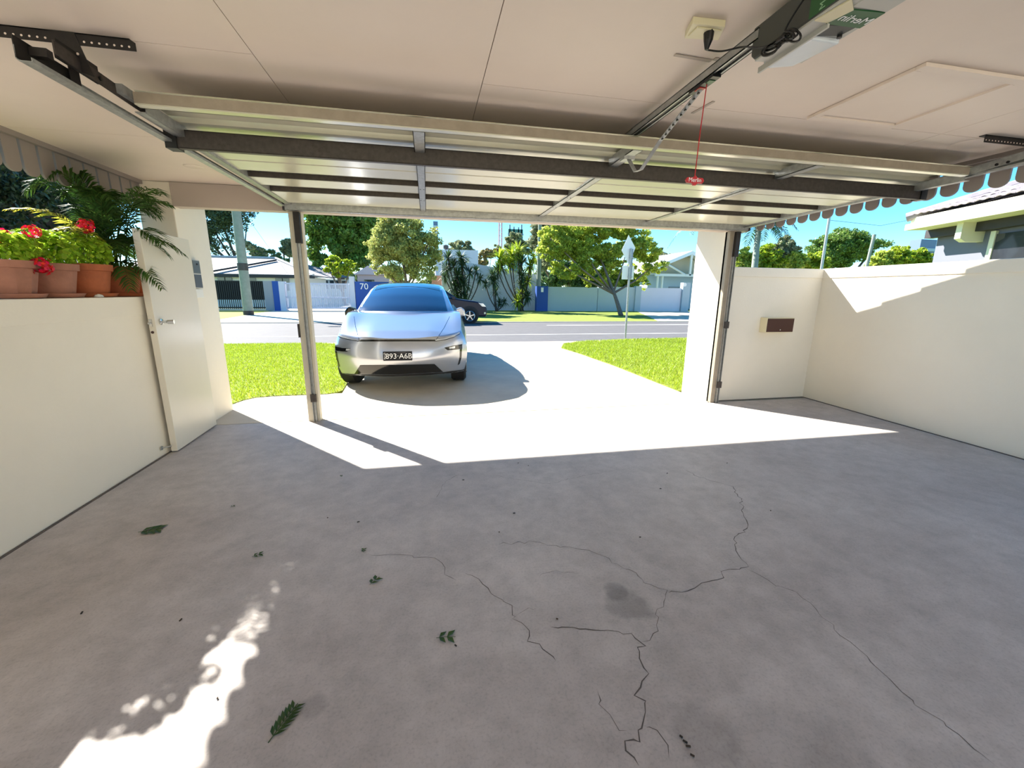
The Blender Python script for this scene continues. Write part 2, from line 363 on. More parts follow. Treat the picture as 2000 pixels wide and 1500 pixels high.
def fast(name, V, k, m, parent=None, label=None, cat=None):
    n = len(V)//k; me = bpy.data.meshes.new(name); c = np.array([V[:,0].mean(), V[:,1].mean(), V[:,2].min()])
    me.vertices.add(len(V)); me.vertices.foreach_set('co', (V-c).astype(np.float32).ravel())
    me.loops.add(n*k); me.loops.foreach_set('vertex_index', np.arange(n*k, dtype=np.int32))
    me.polygons.add(n); me.polygons.foreach_set('loop_start', np.arange(0, n*k, k, dtype=np.int32))
    try: me.polygons.foreach_set('loop_total', np.full(n, k, dtype=np.int32))
    except Exception: pass
    me.update(calc_edges=True); me.validate(); me.materials.append(m)
    o = bpy.data.objects.new(name, me); COL.objects.link(o)
    if parent is not None: o.parent = parent; o.location = Vector(c)-WL.get(parent.name, Vector())
    else: o.location = c
    o['kind'] = 'stuff'
    if label: o['label'] = label
    if cat: o['category'] = cat
    return o
LP = [(-2.62, 5.83), (-2.55, 6.1), (-2.44, 6.24), (-2.25, 6.29), (-1.91, 6.3), (-1.5, 6.31), (-1.38, 6.37), (-1.32, 6.5), (-1.34, 6.9), (-1.55, 9), (-1.9, 12.1), (-3.2, 12.68), (-25, 12.7), (-25, 8.6), (-4.0, 8.5), (-4.0, 5.83)]
RP = [(3.83, 5.68), (3.8, 7.95), (3.68, 9.85), (3.55, 10.8), (3.95, 11.75), (4.85, 12.32), (7, 12.7), (25, 12.85), (25, 5.68)]
lawn('lawn', LP, 'bright green lawn left of the silver car', 90000, (-8.5, -1.2, 5.8, 12.8), .042)
lawn('lawn', RP, 'bright green lawn on the right beyond the carport pillar', 60000, (3.4, 9.5, 5.6, 12.9), .055)
# carport walls
w_l = struct('wall_left', box((-2.86, -2.2, 0), (XL-.006, 4.99, 1.42)), wall_m, bevel=.006)
part('coping', box((-2.88, -2.2, 1.27), (-2.423, 4.99, 1.425)), wall_m, w_l, bevel=.004)
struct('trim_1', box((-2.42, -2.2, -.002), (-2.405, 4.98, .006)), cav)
struct('pillar_left', box((-2.78, 5.0, -.05), (-2.475, 5.64, 2.53)), wall_m, bevel=.008)
struct('pillar_right', box((3.87, 5.02, -.05), (4.03, 5.66, 2.53)), wall_m, bevel=.006)
w_f = struct('wall_front', box((4.02, 5.05, -.05), (5.52, 5.25, 1.74)), wall_m)
part('coping', box((4.02, 5.035, 1.735), (5.52, 5.27, 1.86)), wall_m, w_f, bevel=.006)
w_r = struct('wall_right', box((XR, -6, -.05), (5.7, 5.06, 1.74)), wall_m)
part('coping', box((XR-.012, -6, 1.735), (5.72, 5.06, 1.865)), wall_m, w_r, bevel=.006)
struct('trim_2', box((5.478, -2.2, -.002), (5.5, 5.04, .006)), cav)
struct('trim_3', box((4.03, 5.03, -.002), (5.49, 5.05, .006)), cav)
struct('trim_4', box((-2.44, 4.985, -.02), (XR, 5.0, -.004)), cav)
# ceiling sheets (separate fibre-cement sheets with thin joints)
ZC = 2.53
CE = struct('ceiling', box((-2.81, -2.2, ZC+.012), (4.16, 5.0, ZC+.05)), joint_m)
xs = [-2.81, -.735, .305, 3.3, 4.16]; ysb = [-2.2, 2.32, 5.0]
for i in range(4):
    yy = [-2.2, 2.32, 3.62, 5.0] if i == 0 else ([-2.2, 5.0] if i == 1 else [-2.2, 2.36, 5.0])
    for a, b in zip(yy[:-1], yy[1:]):
        part('ceiling_sheet', box((xs[i]+.0018, a+.0018, ZC), (xs[i+1]-.0018, b-.0018, ZC+.012)), ceil_m, CE)
# header beam
hd = struct('header_beam', box((-2.475, 4.985, 2.30), (4.15, 5.12, 2.528)), mat('taupe_beam_paint', s(190, 176, 164), .6, noise=(1, .04)), bevel=.004)
# tiled roof over the carport
def roof_z(y): return 2.78+(6.05-y)*.445 if y > 1.9 else 2.78+(6.05-1.9)*.445-(1.9-y)*.445
RO = struct('roof', MB().prism([(-2.98, 6.0, 2.62), (-2.98, 5.0, 2.56), (-2.98, -2.2, 2.6), (-2.98, -2.6, 2.62), (-2.98, 1.9, roof_z(1.9)-.06)], (7.1, 0, 0)), fringe_m)
y = 6.1
while y > 1.9:
    a, b = y, y-.42; za, zb_ = roof_z(a)+.03, roof_z(b)+.0
    part('tile_course', MB().prism([(-3.02, a, za-.05), (-3.02, b, zb_-.05), (-3.02, b, zb_), (-3.02, a, za+.01)], (7.19, 0, 0)), tile_m, RO)
    y -= .39
struct('fascia_front', box((-3.0, 6.0, 2.60), (4.15, 6.04, 2.79)), gutter_m)
# scalloped valances
def scallops(name, X, ys, z_top, z_bot, bw, gap, label, thick=.018):
    t = thing(name, label, 'valance', (X, (ys[0]+ys[1])/2, z_bot), 'scalloped timber valances along the carport sides')
    part('fixing_rail', box((X+.0, ys[0], z_top-.035), (X+.03, ys[1], z_top)), fringe_m, t)
    pts = [(-bw/2, z_top-z_bot), (bw/2, z_top-z_bot)] + [(bw/2*math.cos(a), bw*.42-bw*.42*math.sin(a)) for a in np.linspace(0, PI, 11)]
    y = ys[0]+bw/2; first = None
    while y < ys[1]-bw/2:
        if first is None:
            first = part('board', MB().prism([(X-thick, y+p[0], z_bot+p[1]) for p in pts], (thick, 0, 0)), fringe_m, t)
        else: instance(first, t, first.location+Vector((0, y-y0_, 0)))
        if first is not None and 'y0_' not in locals(): y0_ = y
        y += bw+gap
    return t
scallops('scalloped_valance', 4.19, (.2, 5.02), 2.53, 2.295, .118, .034, 'taupe scalloped timber valance under the ceiling edge on the right side')
scallops('scalloped_valance', -2.74, (-.3, 5.0), 2.53, 2.27, .118, .022, 'taupe scalloped timber valance above the potted plants on the left')
struct('trim_5', box((4.14, .2, 2.50), (4.17, 5.0, 2.56)), fringe_m)
# jamb posts
def jamb(X, label, side):
    t = thing('jamb_post', label, 'post', (X, 5.0, 0))
    part('timber_post', box((X-.065 if side < 0 else X-.03, 4.97, 0), (X+.065 if side < 0 else X+.03, 5.06, 2.30)), rail_m if side > 0 else mat('cream_timber_paint', s(206, 198, 178), .5, noise=(5, .1)), t, bevel=.003)
    x0 = X+.0 if side < 0 else X+.035
    part('steel_track', MB().box((x0, 4.93, 0), (x0+.005, 4.968, 2.25)).box((x0+.03, 4.93, 0), (x0+.035, 4.968, 2.25)).box((x0, 4.962, 0), (x0+.035, 4.968, 2.25)), galv, t)
    for z in ((1.05, .22) if side > 0 else (.24,)):
        part('track_clip', box((x0-.012, 4.925, z), (x0+.05, 4.95, z+.09)), galv_dk, t)
    part('top_bracket', box((x0-.005, 4.92, 1.98), (x0+.055, 4.967, 2.29)), black_st, t, label='dark steel bracket at the head')
    return t
jl = jamb(-1.345, 'cream post with galvanised track left of the driveway opening', -1)
part('latch_plate', box((-1.425, 4.955, .98), (-1.405, 4.985, 1.13)), fascia_dk, jl, label='rusty dark latch plate')
jamb(3.90, 'cream post with galvanised track against the white pillar', 1)
# ============================================================ TILT DOOR
DX0, DX1 = -1.42, 4.06
td = thing('garage_door', 'cream ribbed tilting garage door swung up under the ceiling', 'garage door', (1.3, 3.8, 2.3))
def strip(prof, x0, x1):      # prof [(y,z)] extruded in x as sheet
    return MB().grid([[(x0, a, b) for a, b in prof], [(x1, a, b) for a, b in prof]])
part('door_skin', strip([(2.62, 2.45), (2.895, 2.44), (2.90, 2.412), (3.24, 2.40), (3.26, 2.372), (3.42, 2.37), (3.43, 2.376), (3.44, 2.368), (3.66, 2.365), (3.67, 2.402), (3.85, 2.402)], DX0+.03, DX1-.03), skin_m, td, solid=.003, label='cream folded steel sheet')
part('door_skin', strip([(3.85, 2.402), (3.855, 2.362), (4.10, 2.362), (4.11, 2.40), (4.32, 2.40)], DX0+.03, DX1-.03), skin_m, td, solid=.003)
part('door_skin', strip([(4.32, 2.40), (4.325, 2.358), (4.80, 2.356), (4.82, 2.39), (4.93, 2.385)], DX0+.03, DX1-.03), skin_m, td, solid=.003)
part('top_rail', MB().box((-1.36, 2.55, 2.372), (3.9, 2.565, 2.42)), rail_m, td, bevel=.002)
part('rail_lip', MB().box((-1.36, 2.553, 2.366), (3.9, 2.60, 2.372)).box((-1.36, 2.595, 2.366), (3.9, 2.60, 2.41)), skin_m, td)
for zy in ((3.84, 2.362), (4.31, 2.358)):  # dark strips paint the shade on the ribs' camera-side faces
    part('rib_shade', box((DX0+.03, zy[0]-.006, zy[1]), (DX1-.03, zy[0]+.002, 2.402)), galv_dk, td)
part('brace_beam', MB().box((-1.44, 2.955, 2.295), (4.1, 2.96, 2.392)).box((-1.44, 2.955, 2.292), (4.1, 2.985, 2.297)).box((-1.44, 2.955, 2.388), (4.1, 2.99, 2.392)), galv_dk, td)
for x in (-1.45, 4.05): part('end_cap', box((x, 2.945, 2.288), (x+.06, 3.02, 2.396)), blackp, td)
part('bottom_rail', MB().box((DX0, 4.90, 2.302), (DX1+.02, 4.906, 2.374)).box((DX0, 4.90, 2.30), (DX1+.02, 4.95, 2.305)), galv, td)
for x in (-1.435, 4.075): part('end_cap', box((x, 4.89, 2.298), (x+.018, 4.955, 2.38)), fascia_dk, td)
for X in (-.02, 1.305, 2.66):
    part('stile', MB().box((X-.03, 3.05, 2.352), (X+.03, 4.9, 2.356)).box((X+.026, 3.05, 2.352), (X+.03, 4.9, 2.40)).box((X-.03, 3.05, 2.352), (X-.026, 4.9, 2.40)), galv, td)
    part('stile', MB().box((X-.034, 2.60, 2.364), (X+.034, 2.96, 2.368)).box((X+.03, 2.60, 2.364), (X+.034, 2.96, 2.42)).box((X-.034, 2.60, 2.364), (X-.03, 2.96, 2.42)), galv, td)
    for yb in (3.1, 3.9, 4.35):
        for dx in (-.015, .015): part('rivet', MB().lathe([(.004, -.003), (.004, 0)], (X+dx, yb, 2.352), 8), galv_dk, td)
for X, w2 in ((-1.375, .05), (4.0, .05)):
    sgn = 1 if X < 0 else -1
    part('end_stile', MB().box((X-w2/2, 2.62, 2.352), (X+w2/2, 4.9, 2.357)).box((X+sgn*w2/2-.003, 2.62, 2.352), (X+sgn*w2/2+.003, 4.9, 2.41)), galv, td, label='galvanised steel edge channel')
# tracks
def track(X, sg, y0, z0, z1, label):
    t = thing('door_track', label, 'track', (X, 3.4, z0))
    def ch(prof, y0_, y1_, name, m_, **k):
        zz = lambda y: z0+(z1-z0)*(y-y0)/(4.93-y0)
        mb = MB(); mb.grid([[(X+sg*a, y0_, zz(y0_)+b) for a, b in prof], [(X+sg*a, y1_, zz(y1_)+b) for a, b in prof]])
        return part(name, mb, m_, t, solid=.003, **k)
    ch([(-.028, .05), (-.03, .006), (-.024, 0), (.016, 0), (.016, .012)], y0, 4.9, 'channel', galv)
    return t
tl = track(-1.43, 1, 2.07, 2.317, 2.335, 'galvanised door track under the ceiling on the left')
part('spring_arm', MB().obox((-1.40, 2.62, 2.40), (.006, .9, .05), Euler((-.03, 0, 0))), galv_dk, tl, label='dark steel lift arm')
part('arm_plate', MB().obox((-1.41, 2.30, 2.42), (.012, .22, .07), Euler((0, 0, 0))), black_st, tl)
part('end_bracket', MB().box((-1.462, 2.07, 2.325), (-1.458, 2.34, 2.40)).box((-1.462, 2.13, 2.36), (-1.40, 2.16, 2.39)), black_st, tl)
part('roller_bracket', MB().box((-1.405, 2.72, 2.36), (-1.36, 2.95, 2.40)).box((-1.40, 2.5, 2.39), (-1.37, 2.62, 2.43)), galv, tl)
for yb in (2.34, 2.40, 2.66, 2.74, 2.86): part('bolt', MB().lathe([(.009, 0), (.009, .012)], (-1.402, yb, 2.405), 8, 'x'), blackp, tl)
tr_ = track(4.03, -1, 1.95, 2.40, 2.33, 'galvanised door track under the ceiling on the right')
part('spring_arm', MB().obox((4.0, 2.62, 2.415), (.006, .8, .05), Euler((-.1, 0, 0))), galv, tr_)
for yb in (2.4, 2.46, 2.7): part('bolt', MB().lathe([(.009, 0), (.009, .012)], (3.988, yb, 2.42), 8, 'x'), blackp, tr_)
def angle(x0, x1, Y, label, drop=None):
    t = thing('perforated_bracket', label, 'bracket', ((x0+x1)/2, Y, 2.48))
    part('angle_iron', MB().prism([(x0, Y, 2.484), (x1, Y, 2.484), (x1, Y, 2.515), (x1-.02, Y, 2.528), (x0, Y, 2.528)], (0, .003, 0)).box((x0, Y, 2.525), (x1-.02, Y+.035, 2.529)), black_st, t)
    n = int((x1-x0)/.027)
    for k in range(n):
        part('hole', MB().lathe([(.0042, -.0012), (.0042, -.0004)], (x0+.012+k*.027, Y, 2.498), 8, 'y'), ceil_m, t, label='punched hole showing the ceiling behind')
    if drop:
        part('hanger_plate', MB().prism([(drop-.09, Y-.003, 2.528), (drop+.0, Y-.003, 2.528), (drop+.045, Y-.003, 2.37), (drop-.02, Y-.003, 2.39)], (0, .003, 0)), black_st, t)
        for q in ((0.0, 2.45), (.02, 2.45), (.018, 2.41)): part('hole', MB().lathe([(.005, -.0052), (.005, -.0032)], (drop+q[0]-.02, Y, q[1]), 8, 'y'), ceil_m, t)
        part('hanger_plate', MB().box((drop-.05, Y+.004, 2.33), (drop-.047, Y+.06, 2.525)), black_st, t)
    return t
angle(-1.95, -1.185, 2.30, 'black perforated angle bracket holding the left door track', -1.40)
angle(3.58, 4.14, 2.30, 'black perforated angle bracket above the right door track')
# ============================================================ OPENER
mo = thing('garage_door_opener', 'grey motor unit with clear lamp lens and green label under the ceiling', 'door opener', (1.36, 1.2, 2.38))
X0, X1, YF, YB, ZB, ZT = 1.265, 1.455, 1.63, .80, 2.385, 2.50
part('housing', MB().prism([(X0, YF, ZB+.02), (X0, YF-.02, ZB), (X0, YB, ZB), (X0, YB, ZT), (X0, YF, ZT)], (X1-X0-.02, 0, 0)), dkgrey, mo, bevel=.006)
part('underside_cover', MB().prism([(X0+.004, YF-.02, ZB-.006), (X1, YF-.05, ZB-.006), (X1, 1.20, ZB-.006), (X0+.004, 1.20, ZB-.006)], (0, 0, .01)), ltgrey, mo, bevel=.003)
part('lamp_lens', MB().prism([(X0+.06, YF-.0, ZB-.004), (X0+.10, YF+.015, ZB-.004), (X1-.01, YF-.02, ZB-.004), (X1-.004, 1.42, ZB-.02), (X0+.07, 1.42, ZB-.02)], (0, 0, .03)), lens_m, mo, bevel=.006, label='clear lamp lens')
part('lens_ridge', MB().obox((X0+.06, 1.50, ZB-.012), (.008, .30, .02), Euler((0,0,0))), ltgrey, mo)
part('recess_panel', MB().prism([(X0+.075, 1.42, ZB-.009), (X1-.03, 1.40, ZB-.009), (X1-.02, 1.345, ZB-.009), (X0+.07, 1.36, ZB-.009)], (0,0,.004)), dkgrey, mo)
part('sensor', MB().lathe([(.008, 0), (.008, .012)], (X1-.035, 1.395, ZB-.018), 10), blackp, mo)
part('green_label', MB().prism([(X0+.055, 1.355, ZB-.010), (X1-.005, 1.35, ZB-.010), (X1-.005, 1.27, ZB-.010), (X0+.075, 1.28, ZB-.010)], (0,0,.004)), green_l, mo, label='green printed label')
text('lettering', 'Merlin', .045, (X0+.125, 1.315, ZB-.0112), (-1, 0, 0), (0, -1, 0), whitetxt, mo, depth=.0005)
part('cream_panel', MB().prism([(X0+.004, 1.35, ZB-.0105), (X0+.055, 1.35, ZB-.0105), (X0+.075, 1.28, ZB-.0105), (X0+.02, 1.24, ZB-.0105)], (0,0,.004)), cream, mo)
part('end_panel', box((X0+.06, 1.18, ZB-.0085), (X1-.002, 1.27, ZB)), ltgrey, mo, bevel=.002)
part('rear_cover', box((X0+.03, YB-.01, ZB-.012), (X1+.002, 1.18, ZT-.03)), blackp, mo, bevel=.01)
part('side_label', box((X0-.002, 1.27, ZB+.004), (X0, 1.37, ZT-.03)), green_l, mo)
text('lettering', 'Merlin', .03, (X0-.0025, 1.32, ZB+.045), (0, 0, 1), (0, 1, 0), mat('pale_green_print', s(150, 190, 150), .5), mo, depth=.0004)
rl = thing('opener_rail', 'long dark steel opener rail running from motor unit to the header', 'rail', (1.29, 3.2, 2.44))
part('rail', MB().box((1.262, 1.6, 2.452), (1.267, 4.99, 2.488)).box((1.308, 1.6, 2.452), (1.313, 4.99, 2.488)).box((1.262, 1.6, 2.484), (1.313, 4.99, 2.488)).box((1.262, 1.6, 2.452), (1.275, 4.99, 2.455)).box((1.300, 1.6, 2.452), (1.313, 4.99, 2.455)), galv, rl)
part('belt', box((1.28, 1.6, 2.458), (1.295, 4.98, 2.464)), blackp, rl)
part('trolley', box((1.268, 1.86, 2.440), (1.307, 2.04, 2.458)), blackp, rl, label='black trolley with red and green marks')
part('trolley_mark', box((1.272, 1.96, 2.437), (1.303, 2.0, 2.441)), red_m, rl); part('trolley_mark', box((1.272, 1.89, 2.437), (1.303, 1.92, 2.441)), green_l, rl)
pa = G(1368, 176, 2.43); pb = AY(1290, 275, 2.28); pc = AY(1252, 332, 2.46); pd = AY(1241, 336, 2.48); pe = AY(1228, 312, 2.53)
arm = [pa, pa.lerp(pb, .5), pb, pc.lerp(pb, .25)+Vector((0,0,-.0)), pc, pd, pe]
A = MB()
wv = Vector((.9, -.1, .1)).normalized()*.012
A.grid([[p-wv for p in arm], [p+wv for p in arm]])
part('curved_arm', A, galv, rl, solid=.003, label='perforated steel arm with a hooked end')
for k in range(10):
    q = pa.lerp(pb, (k+.5)/10); part('slot', MB().obox(q+Vector((-.001,-.004,-.003)), (.006, .012, .006), Euler((0,0,0))), blackp, rl)
part('arm_bracket', MB().obox(pe+Vector((0,.02,.01)), (.07, .06, .02), Euler((0,0,0))), galv, rl)
cd = thing('release_cord', 'red release cord with a red pull handle hanging from the rail', 'cord', (1.2, 1.85, 2.0))
c0, c1 = Vector((1.287, 1.93, 2.442)), AY(1357, 345, 1.88)
part('cord', MB().tube([c0, c0.lerp(c1, .5)+Vector((-.002,0,0)), c1], .0022, 6), red_m, cd)
hc = AY(1358, 352, 1.88)
part('pull_handle', MB().prism([hc+Vector(v) for v in [(-.048, 0, .0), (-.04, 0, .012), (-.01, 0, .012), (0, 0, .022), (.012, 0, .012), (.04, 0, .012), (.048, 0, 0), (.04, 0, -.012), (.014, 0, -.012), (.006, 0, -.022), (-.006, 0, -.022), (-.014, 0, -.012), (-.04, 0, -.012)]], (0, .012, 0)), red_m, cd, bevel=.002)
text('lettering', 'Merlin', .026, hc+Vector((-.002, -.001, 0)), (1, 0, 0), (0, 0, 1), whitetxt, cd, depth=.0005)
# outlet, plug, cable
ol = thing('power_outlet', 'cream power outlet block on the ceiling with a black plug', 'power outlet', (1.12, 1.72, 2.50))
q = [G(1337, 70, 2.515), G(1353, 40, 2.515), G(1417, 47, 2.515), G(1404, 74, 2.515)]
part('mounting_block', MB().prism([(p.x, p.y, 2.505) for p in q], (0, 0, .025)), cream, ol, bevel=.003)
cx = sum(p.x for p in q)/4; cyy = sum(p.y for p in q)/4
part('faceplate', box((cx-.055, cyy-.03, 2.500), (cx+.05, cyy+.03, 2.506)), cream, ol, bevel=.002)
pl = G(1384, 70, 2.49)
part('plug', MB().tube([(pl.x, pl.y, 2.503), (pl.x, pl.y, 2.475), (pl.x, pl.y+.005, 2.445)], [.020, .017, .007], 12), blackp, ol, label='black plug')
cb = thing('power_cable', 'black power cable looping from ceiling plug to the motor unit', 'cable', (1.2, 1.6, 2.4))
e1 = Vector((pl.x, pl.y+.006, 2.447))
def bez(ps, n=10):
    out = []
    P = [Vector(p) for p in ps]; P = [P[0]]+P+[P[-1]]
    for i in range(1, len(P)-2):
        for k in range(n):
            t = k/n; a, b, c, d = P[i-1:i+3]
            out.append(.5*((2*b)+(-a+c)*t+(2*a-5*b+4*c-d)*t*t+(-a+3*b-3*c+d)*t**3))
    return out+[P[-2]]
part('cable', MB().tube(bez([e1, AY(1385, 98, 1.74), AY(1410, 100, 1.70), AX(1450, 92, 1.25), AX(1485, 93, 1.25), AX(1505, 88, 1.25)]), .0035, 6), blackp, cb)
part('cable', MB().tube(bez([AX(1505, 88, 1.25), AX(1532, 70, 1.25), AX(1535, 55, 1.25), AX(1552, 25, 1.25), AX(1572, -5, 1.25)]), .0035, 6), blackp, cb)
for (cx_, cy_, rx, ry, a) in [(1503, 98, 17, 9, -.5), (1510, 93, 20, 7, -.6), (1551, 71, 13, 11, 0), (1545, 66, 14, 9, -.3), (1541, 69, 11, 7, .3), (1537, 72, 9, 9, 0), (1522, 82, 30, 6, -.55), (1518, 85, 26, 4, -.55)]:
    pts = [AX(cx_+rx*math.cos(t)*math.cos(a)-ry*math.sin(t)*math.sin(a), cy_+rx*math.cos(t)*math.sin(a)+ry*math.sin(t)*math.cos(a), 1.245) for t in np.linspace(0, 2*PI, 18)]
    part('cable_loop', MB().tube(pts, .0036, 6, False), blackp, cb)
part('cable_tie', MB().obox(AX(1528, 74, 1.248), (.012, .04, .022), Euler((0, .5, 0))), blackp, cb)
# ceiling straps, hatch, discs
def strap(p, q_, w_, label):
    a, b = G(*p, 2.526), G(*q_, 2.526); t = (b-a).normalized(); n_ = Vector((-t.y, t.x, 0))*w_/2
    o = part('ceiling_strap', MB().prism([a-n_, b-n_, b+n_, a+n_], (0, 0, .003)), mat('painted_strap', s(186, 172, 158), .6), None); return tag(o, label, 'strap')
strap((1318, 108), (1388, 120), .018, 'thin painted metal strap on the ceiling left of the opener rail')
strap((1395, 116), (1425, 122), .02, 'short bent metal strap on the ceiling over the opener rail')
strap((1352, 222), (1394, 199), .018, 'thin painted metal strap on the ceiling beside the red cord')
hb = [G(1820, 122, ZC), G(1600, 226, ZC), G(1748, 240, ZC), G(2030, 140, ZC)]
ha = thing('access_hatch', 'painted ceiling access hatch framed with flat trim', 'hatch', (2.5, 2.0, ZC-.02))
hx0, hx1, hy0, hy1 = 2.27, 2.82, 1.76, 2.28
part('hatch_panel', box((hx0, hy0, ZC-.006), (hx1, hy1, ZC-.001)), ceil_m, ha)
for a, b in (((hx0-.04, hy0), (hx0, hy1)), ((hx1, hy0), (hx1+.03, hy1)), ((hx0-.04, hy1+.0005), (hx1+.03, hy1+.045)), ((hx0-.04, hy0-.045), (hx1+.03, hy0-.0005))):
    part('frame_strip', box((a[0], a[1], ZC-.018), (b[0], b[1], ZC-.001)), ceil_m, ha, bevel=.002)
for p, nm, r in (((378, 325), 'round ceiling cover plate beside the palm', .075), ((1897, 281), 'faint round ceiling patch below the right bracket', .12)):
    g = G(*p, ZC); o = part('ceiling_disc', MB().lathe([(r*.2, -.005), (r*.9, -.005), (r, -.001)], (g.x, g.y, ZC), 28), ceil_m, None, smooth=.5); tag(o, nm, 'cover plate')
# ============================================================ LEFT SIDE: door leaf, intercom
dl = thing('white_door', 'white flush door standing open against the low left wall', 'door', (-2.38, 4.6, 0))
dl.name = 'flush_door'; WL['flush_door'] = Vector((-2.38, 4.6, 0))
n0, n1, f1 = Vector((-2.398, 4.17, 0)), Vector((-2.347, 4.175, 0)), Vector((-2.374, 4.98, 0))
f0 = n0+(f1-n1)
part('door_leaf', MB().prism([(n0.x, n0.y, .012), (n1.x, n1.y, .012), (f1.x, f1.y, .012), (f0.x, f0.y, .012)], (0, 0, 1.972)), door_m, dl, bevel=.003)
hp = n1.lerp(f1, .1)
lh = part('lever_rose', MB().lathe([(.028, 0), (.028, .01), (.012, .014), (.012, .045)], (hp.x, hp.y, 1.205), 16, 'x'), chrome, dl, smooth=.6)
part('lever_handle', MB().tube([(hp.x+.02, hp.y, 1.205), (hp.x+.05, hp.y, 1.205), (hp.x+.055, hp.y, 1.205), (hp.x+.10, hp.y+.01, 1.205)], [.011, .011, .019, .021], 14), chrome, dl, smooth=.6)
part('latch', box((n0.x+.010, n0.y-.01, 1.17), (n0.x+.03, n0.y+.002, 1.235)), chrome, dl); part('strike_bolt', MB().lathe([(.008, -.03), (.008, 0)], (n0.x+.018, n0.y-.002, 1.2), 10, 'y'), chrome, dl)
part('outer_handle', MB().tube([(n0.x, n0.y+.05, 1.205), (n0.x-.04, n0.y+.05, 1.205), (n0.x-.045, n0.y-.03, 1.205)], .01, 10), ltgrey, dl)
part('brass_lock', MB().lathe([(.012, -.003), (.012, 0)], (n0.x+.02, n0.y, 1.12), 12, 'y'), letter_br, dl)
ic = thing('intercom', 'grey intercom keypad box with a white lower cover on the left pillar', 'intercom', (-2.47, 5.15, 1.4))
part('housing', box((-2.475, 5.10, 1.50), (-2.435, 5.26, 1.80)), ltgrey, ic, bevel=.004)
part('screen', box((-2.436, 5.11, 1.66), (-2.432, 5.25, 1.79)), mat('intercom_face', s(120, 124, 128), .3, .4), ic)
part('keypad', box((-2.436, 5.11, 1.51), (-2.432, 5.25, 1.645)), mat('keypad_face', s(96, 98, 100), .4, .3), ic)
part('camera_lens', MB().lathe([(.009, 0), (.009, .006)], (-2.433, 5.19, 1.755), 12, 'x'), blackp, ic)
part('lower_cover', box((-2.475, 5.10, 1.40), (-2.44, 5.26, 1.495)), white_m, ic, bevel=.004)
tag(part('door_stop', MB().tube([(-2.42, 4.08, .08), (-2.36, 4.12, .08)], .007, 8).lathe([(.018, 0), (.018, .006)], (-2.42, 4.08, .08), 12, 'x'), galv, None), 'small metal door stop at the foot of the left wall', 'door stop')
# letterbox
lb = thing('letterbox', 'cream letterbox with a brown lockable door on the front wall', 'letterbox', (4.8, 4.95, .95))
a0, a1 = AY(1499, 622, 4.93), AY(1548, 648, 4.93)
part('box_body', box((a0.x-.0, 4.93, a1.z-.01), (a1.x, 5.05, a0.z+.01)), cream, lb, bevel=.003)
part('door', box((a0.x+.008, 4.922, a1.z), (a1.x-.008, 4.932, a0.z-.002)), letter_br, lb, bevel=.002, label='brown letterbox door')
part('lock', MB().lathe([(.009, -.006), (.009, 0)], ((a0.x+a1.x)/2, 4.923, a1.z+.03), 12, 'y'), chrome, lb)
# ============================================================ PLANTS ON WALL
def pot(X, Y, r, h, z, flut, m_, label, cat, group=None):
    t = thing('potted_geranium' if cat == 'potted flower' else 'potted_palm', label, cat, (X, Y, z), group)
    part('saucer', MB().lathe([(r*.62, 0), (r*.98, .004), (r*1.08, .03), (r*1.0, .032), (r*.9, .012), (.01, .010)], (X, Y, z), 32), m_, t, smooth=.6)
    prof = [(r*.02, .012), (r*.74, .012), (r*.76, .03), (r*.93, h*.76), (r*.93, h*.8), (r*1.02, h*.81), (r*1.05, h), (r*.95, h), (r*.9, h*.9), (.01, h*.9)]
    mb = MB().lathe(prof, (X, Y, z), 32 if not flut else 48)
    if flut:
        for i, v in enumerate(mb.v):
            if v[2] < z+h*.78:
                a = math.atan2(v[1]-Y, v[0]-X); k = 1+.03*math.cos(12*a); mb.v[i] = (X+(v[0]-X)*k, Y+(v[1]-Y)*k, v[2])
    part('pot', mb, m_, t, smooth=.5)
    part('soil', MB().lathe([(r*.92, 0), (r*.92, .006)], (X, Y, z+h*.88), 24), soil, t)
    return t
def rleaf(V, c, nrm, rad):       # rounded leaf hexagon -> triangles fan as quads pairs
    t = nrm.orthogonal().normalized(); b = nrm.cross(t); P = [c+(t*math.cos(a)+b*math.sin(a))*rad*(1 if k % 2 else .86)+nrm*rad*.18*(1) for k, a in enumerate(np.linspace(0, 2*PI, 7)[:-1])]
    V += [c, P[0], P[1], P[2], c, P[2], P[3], P[4], c, P[4], P[5], P[0]]
def geranium(t, X, Y, z, R_, H_, n, flowers):
    V = []
    for _ in range(n):
        d = Vector((random.gauss(0, 1), random.gauss(0, 1), random.gauss(.3, .8))).normalized(); k = random.uniform(.55, 1)**.5
        c = Vector((X+d.x*R_*k, Y+d.y*R_*k, z+H_*.5+d.z*H_*.5*k)); nr = (d*.8+Vector((0,0,.7))+Vector((random.gauss(0,.7), random.gauss(0,.7), random.gauss(0,.3)))).normalized()
        rleaf(V, c, nr, random.uniform(.013, .026))
    fast('foliage', np.array([tuple(v) for v in V]), 4, gran, t)
    for k in range(9):
        a = random.uniform(0, 2*PI); rr = R_*.5*random.random()
        part('stem', MB().tube([(X+.3*rr*math.cos(a), Y+.3*rr*math.sin(a), z-.02), (X+rr*math.cos(a), Y+rr*math.sin(a), z+H_*.6)], .004, 5), stem_m, t)
    for fc, fr in flowers:
        mb = MB(); V = []
        for _ in range(60):
            d = Vector((random.gauss(0,1), random.gauss(0,1), random.gauss(0,1))).normalized(); rleaf(V, fc+d*fr*random.uniform(.6, 1), d, fr*.28)
        o = fast('flower_head', np.array([tuple(v) for v in V]), 4, petal, t); del o['kind']; o['label'] = 'cluster of red petals'
        part('flower_stalk', MB().tube([(X*.5+fc.x*.5, Y*.5+fc.y*.5, z+.02), fc], .003, 5), stem_m, t)
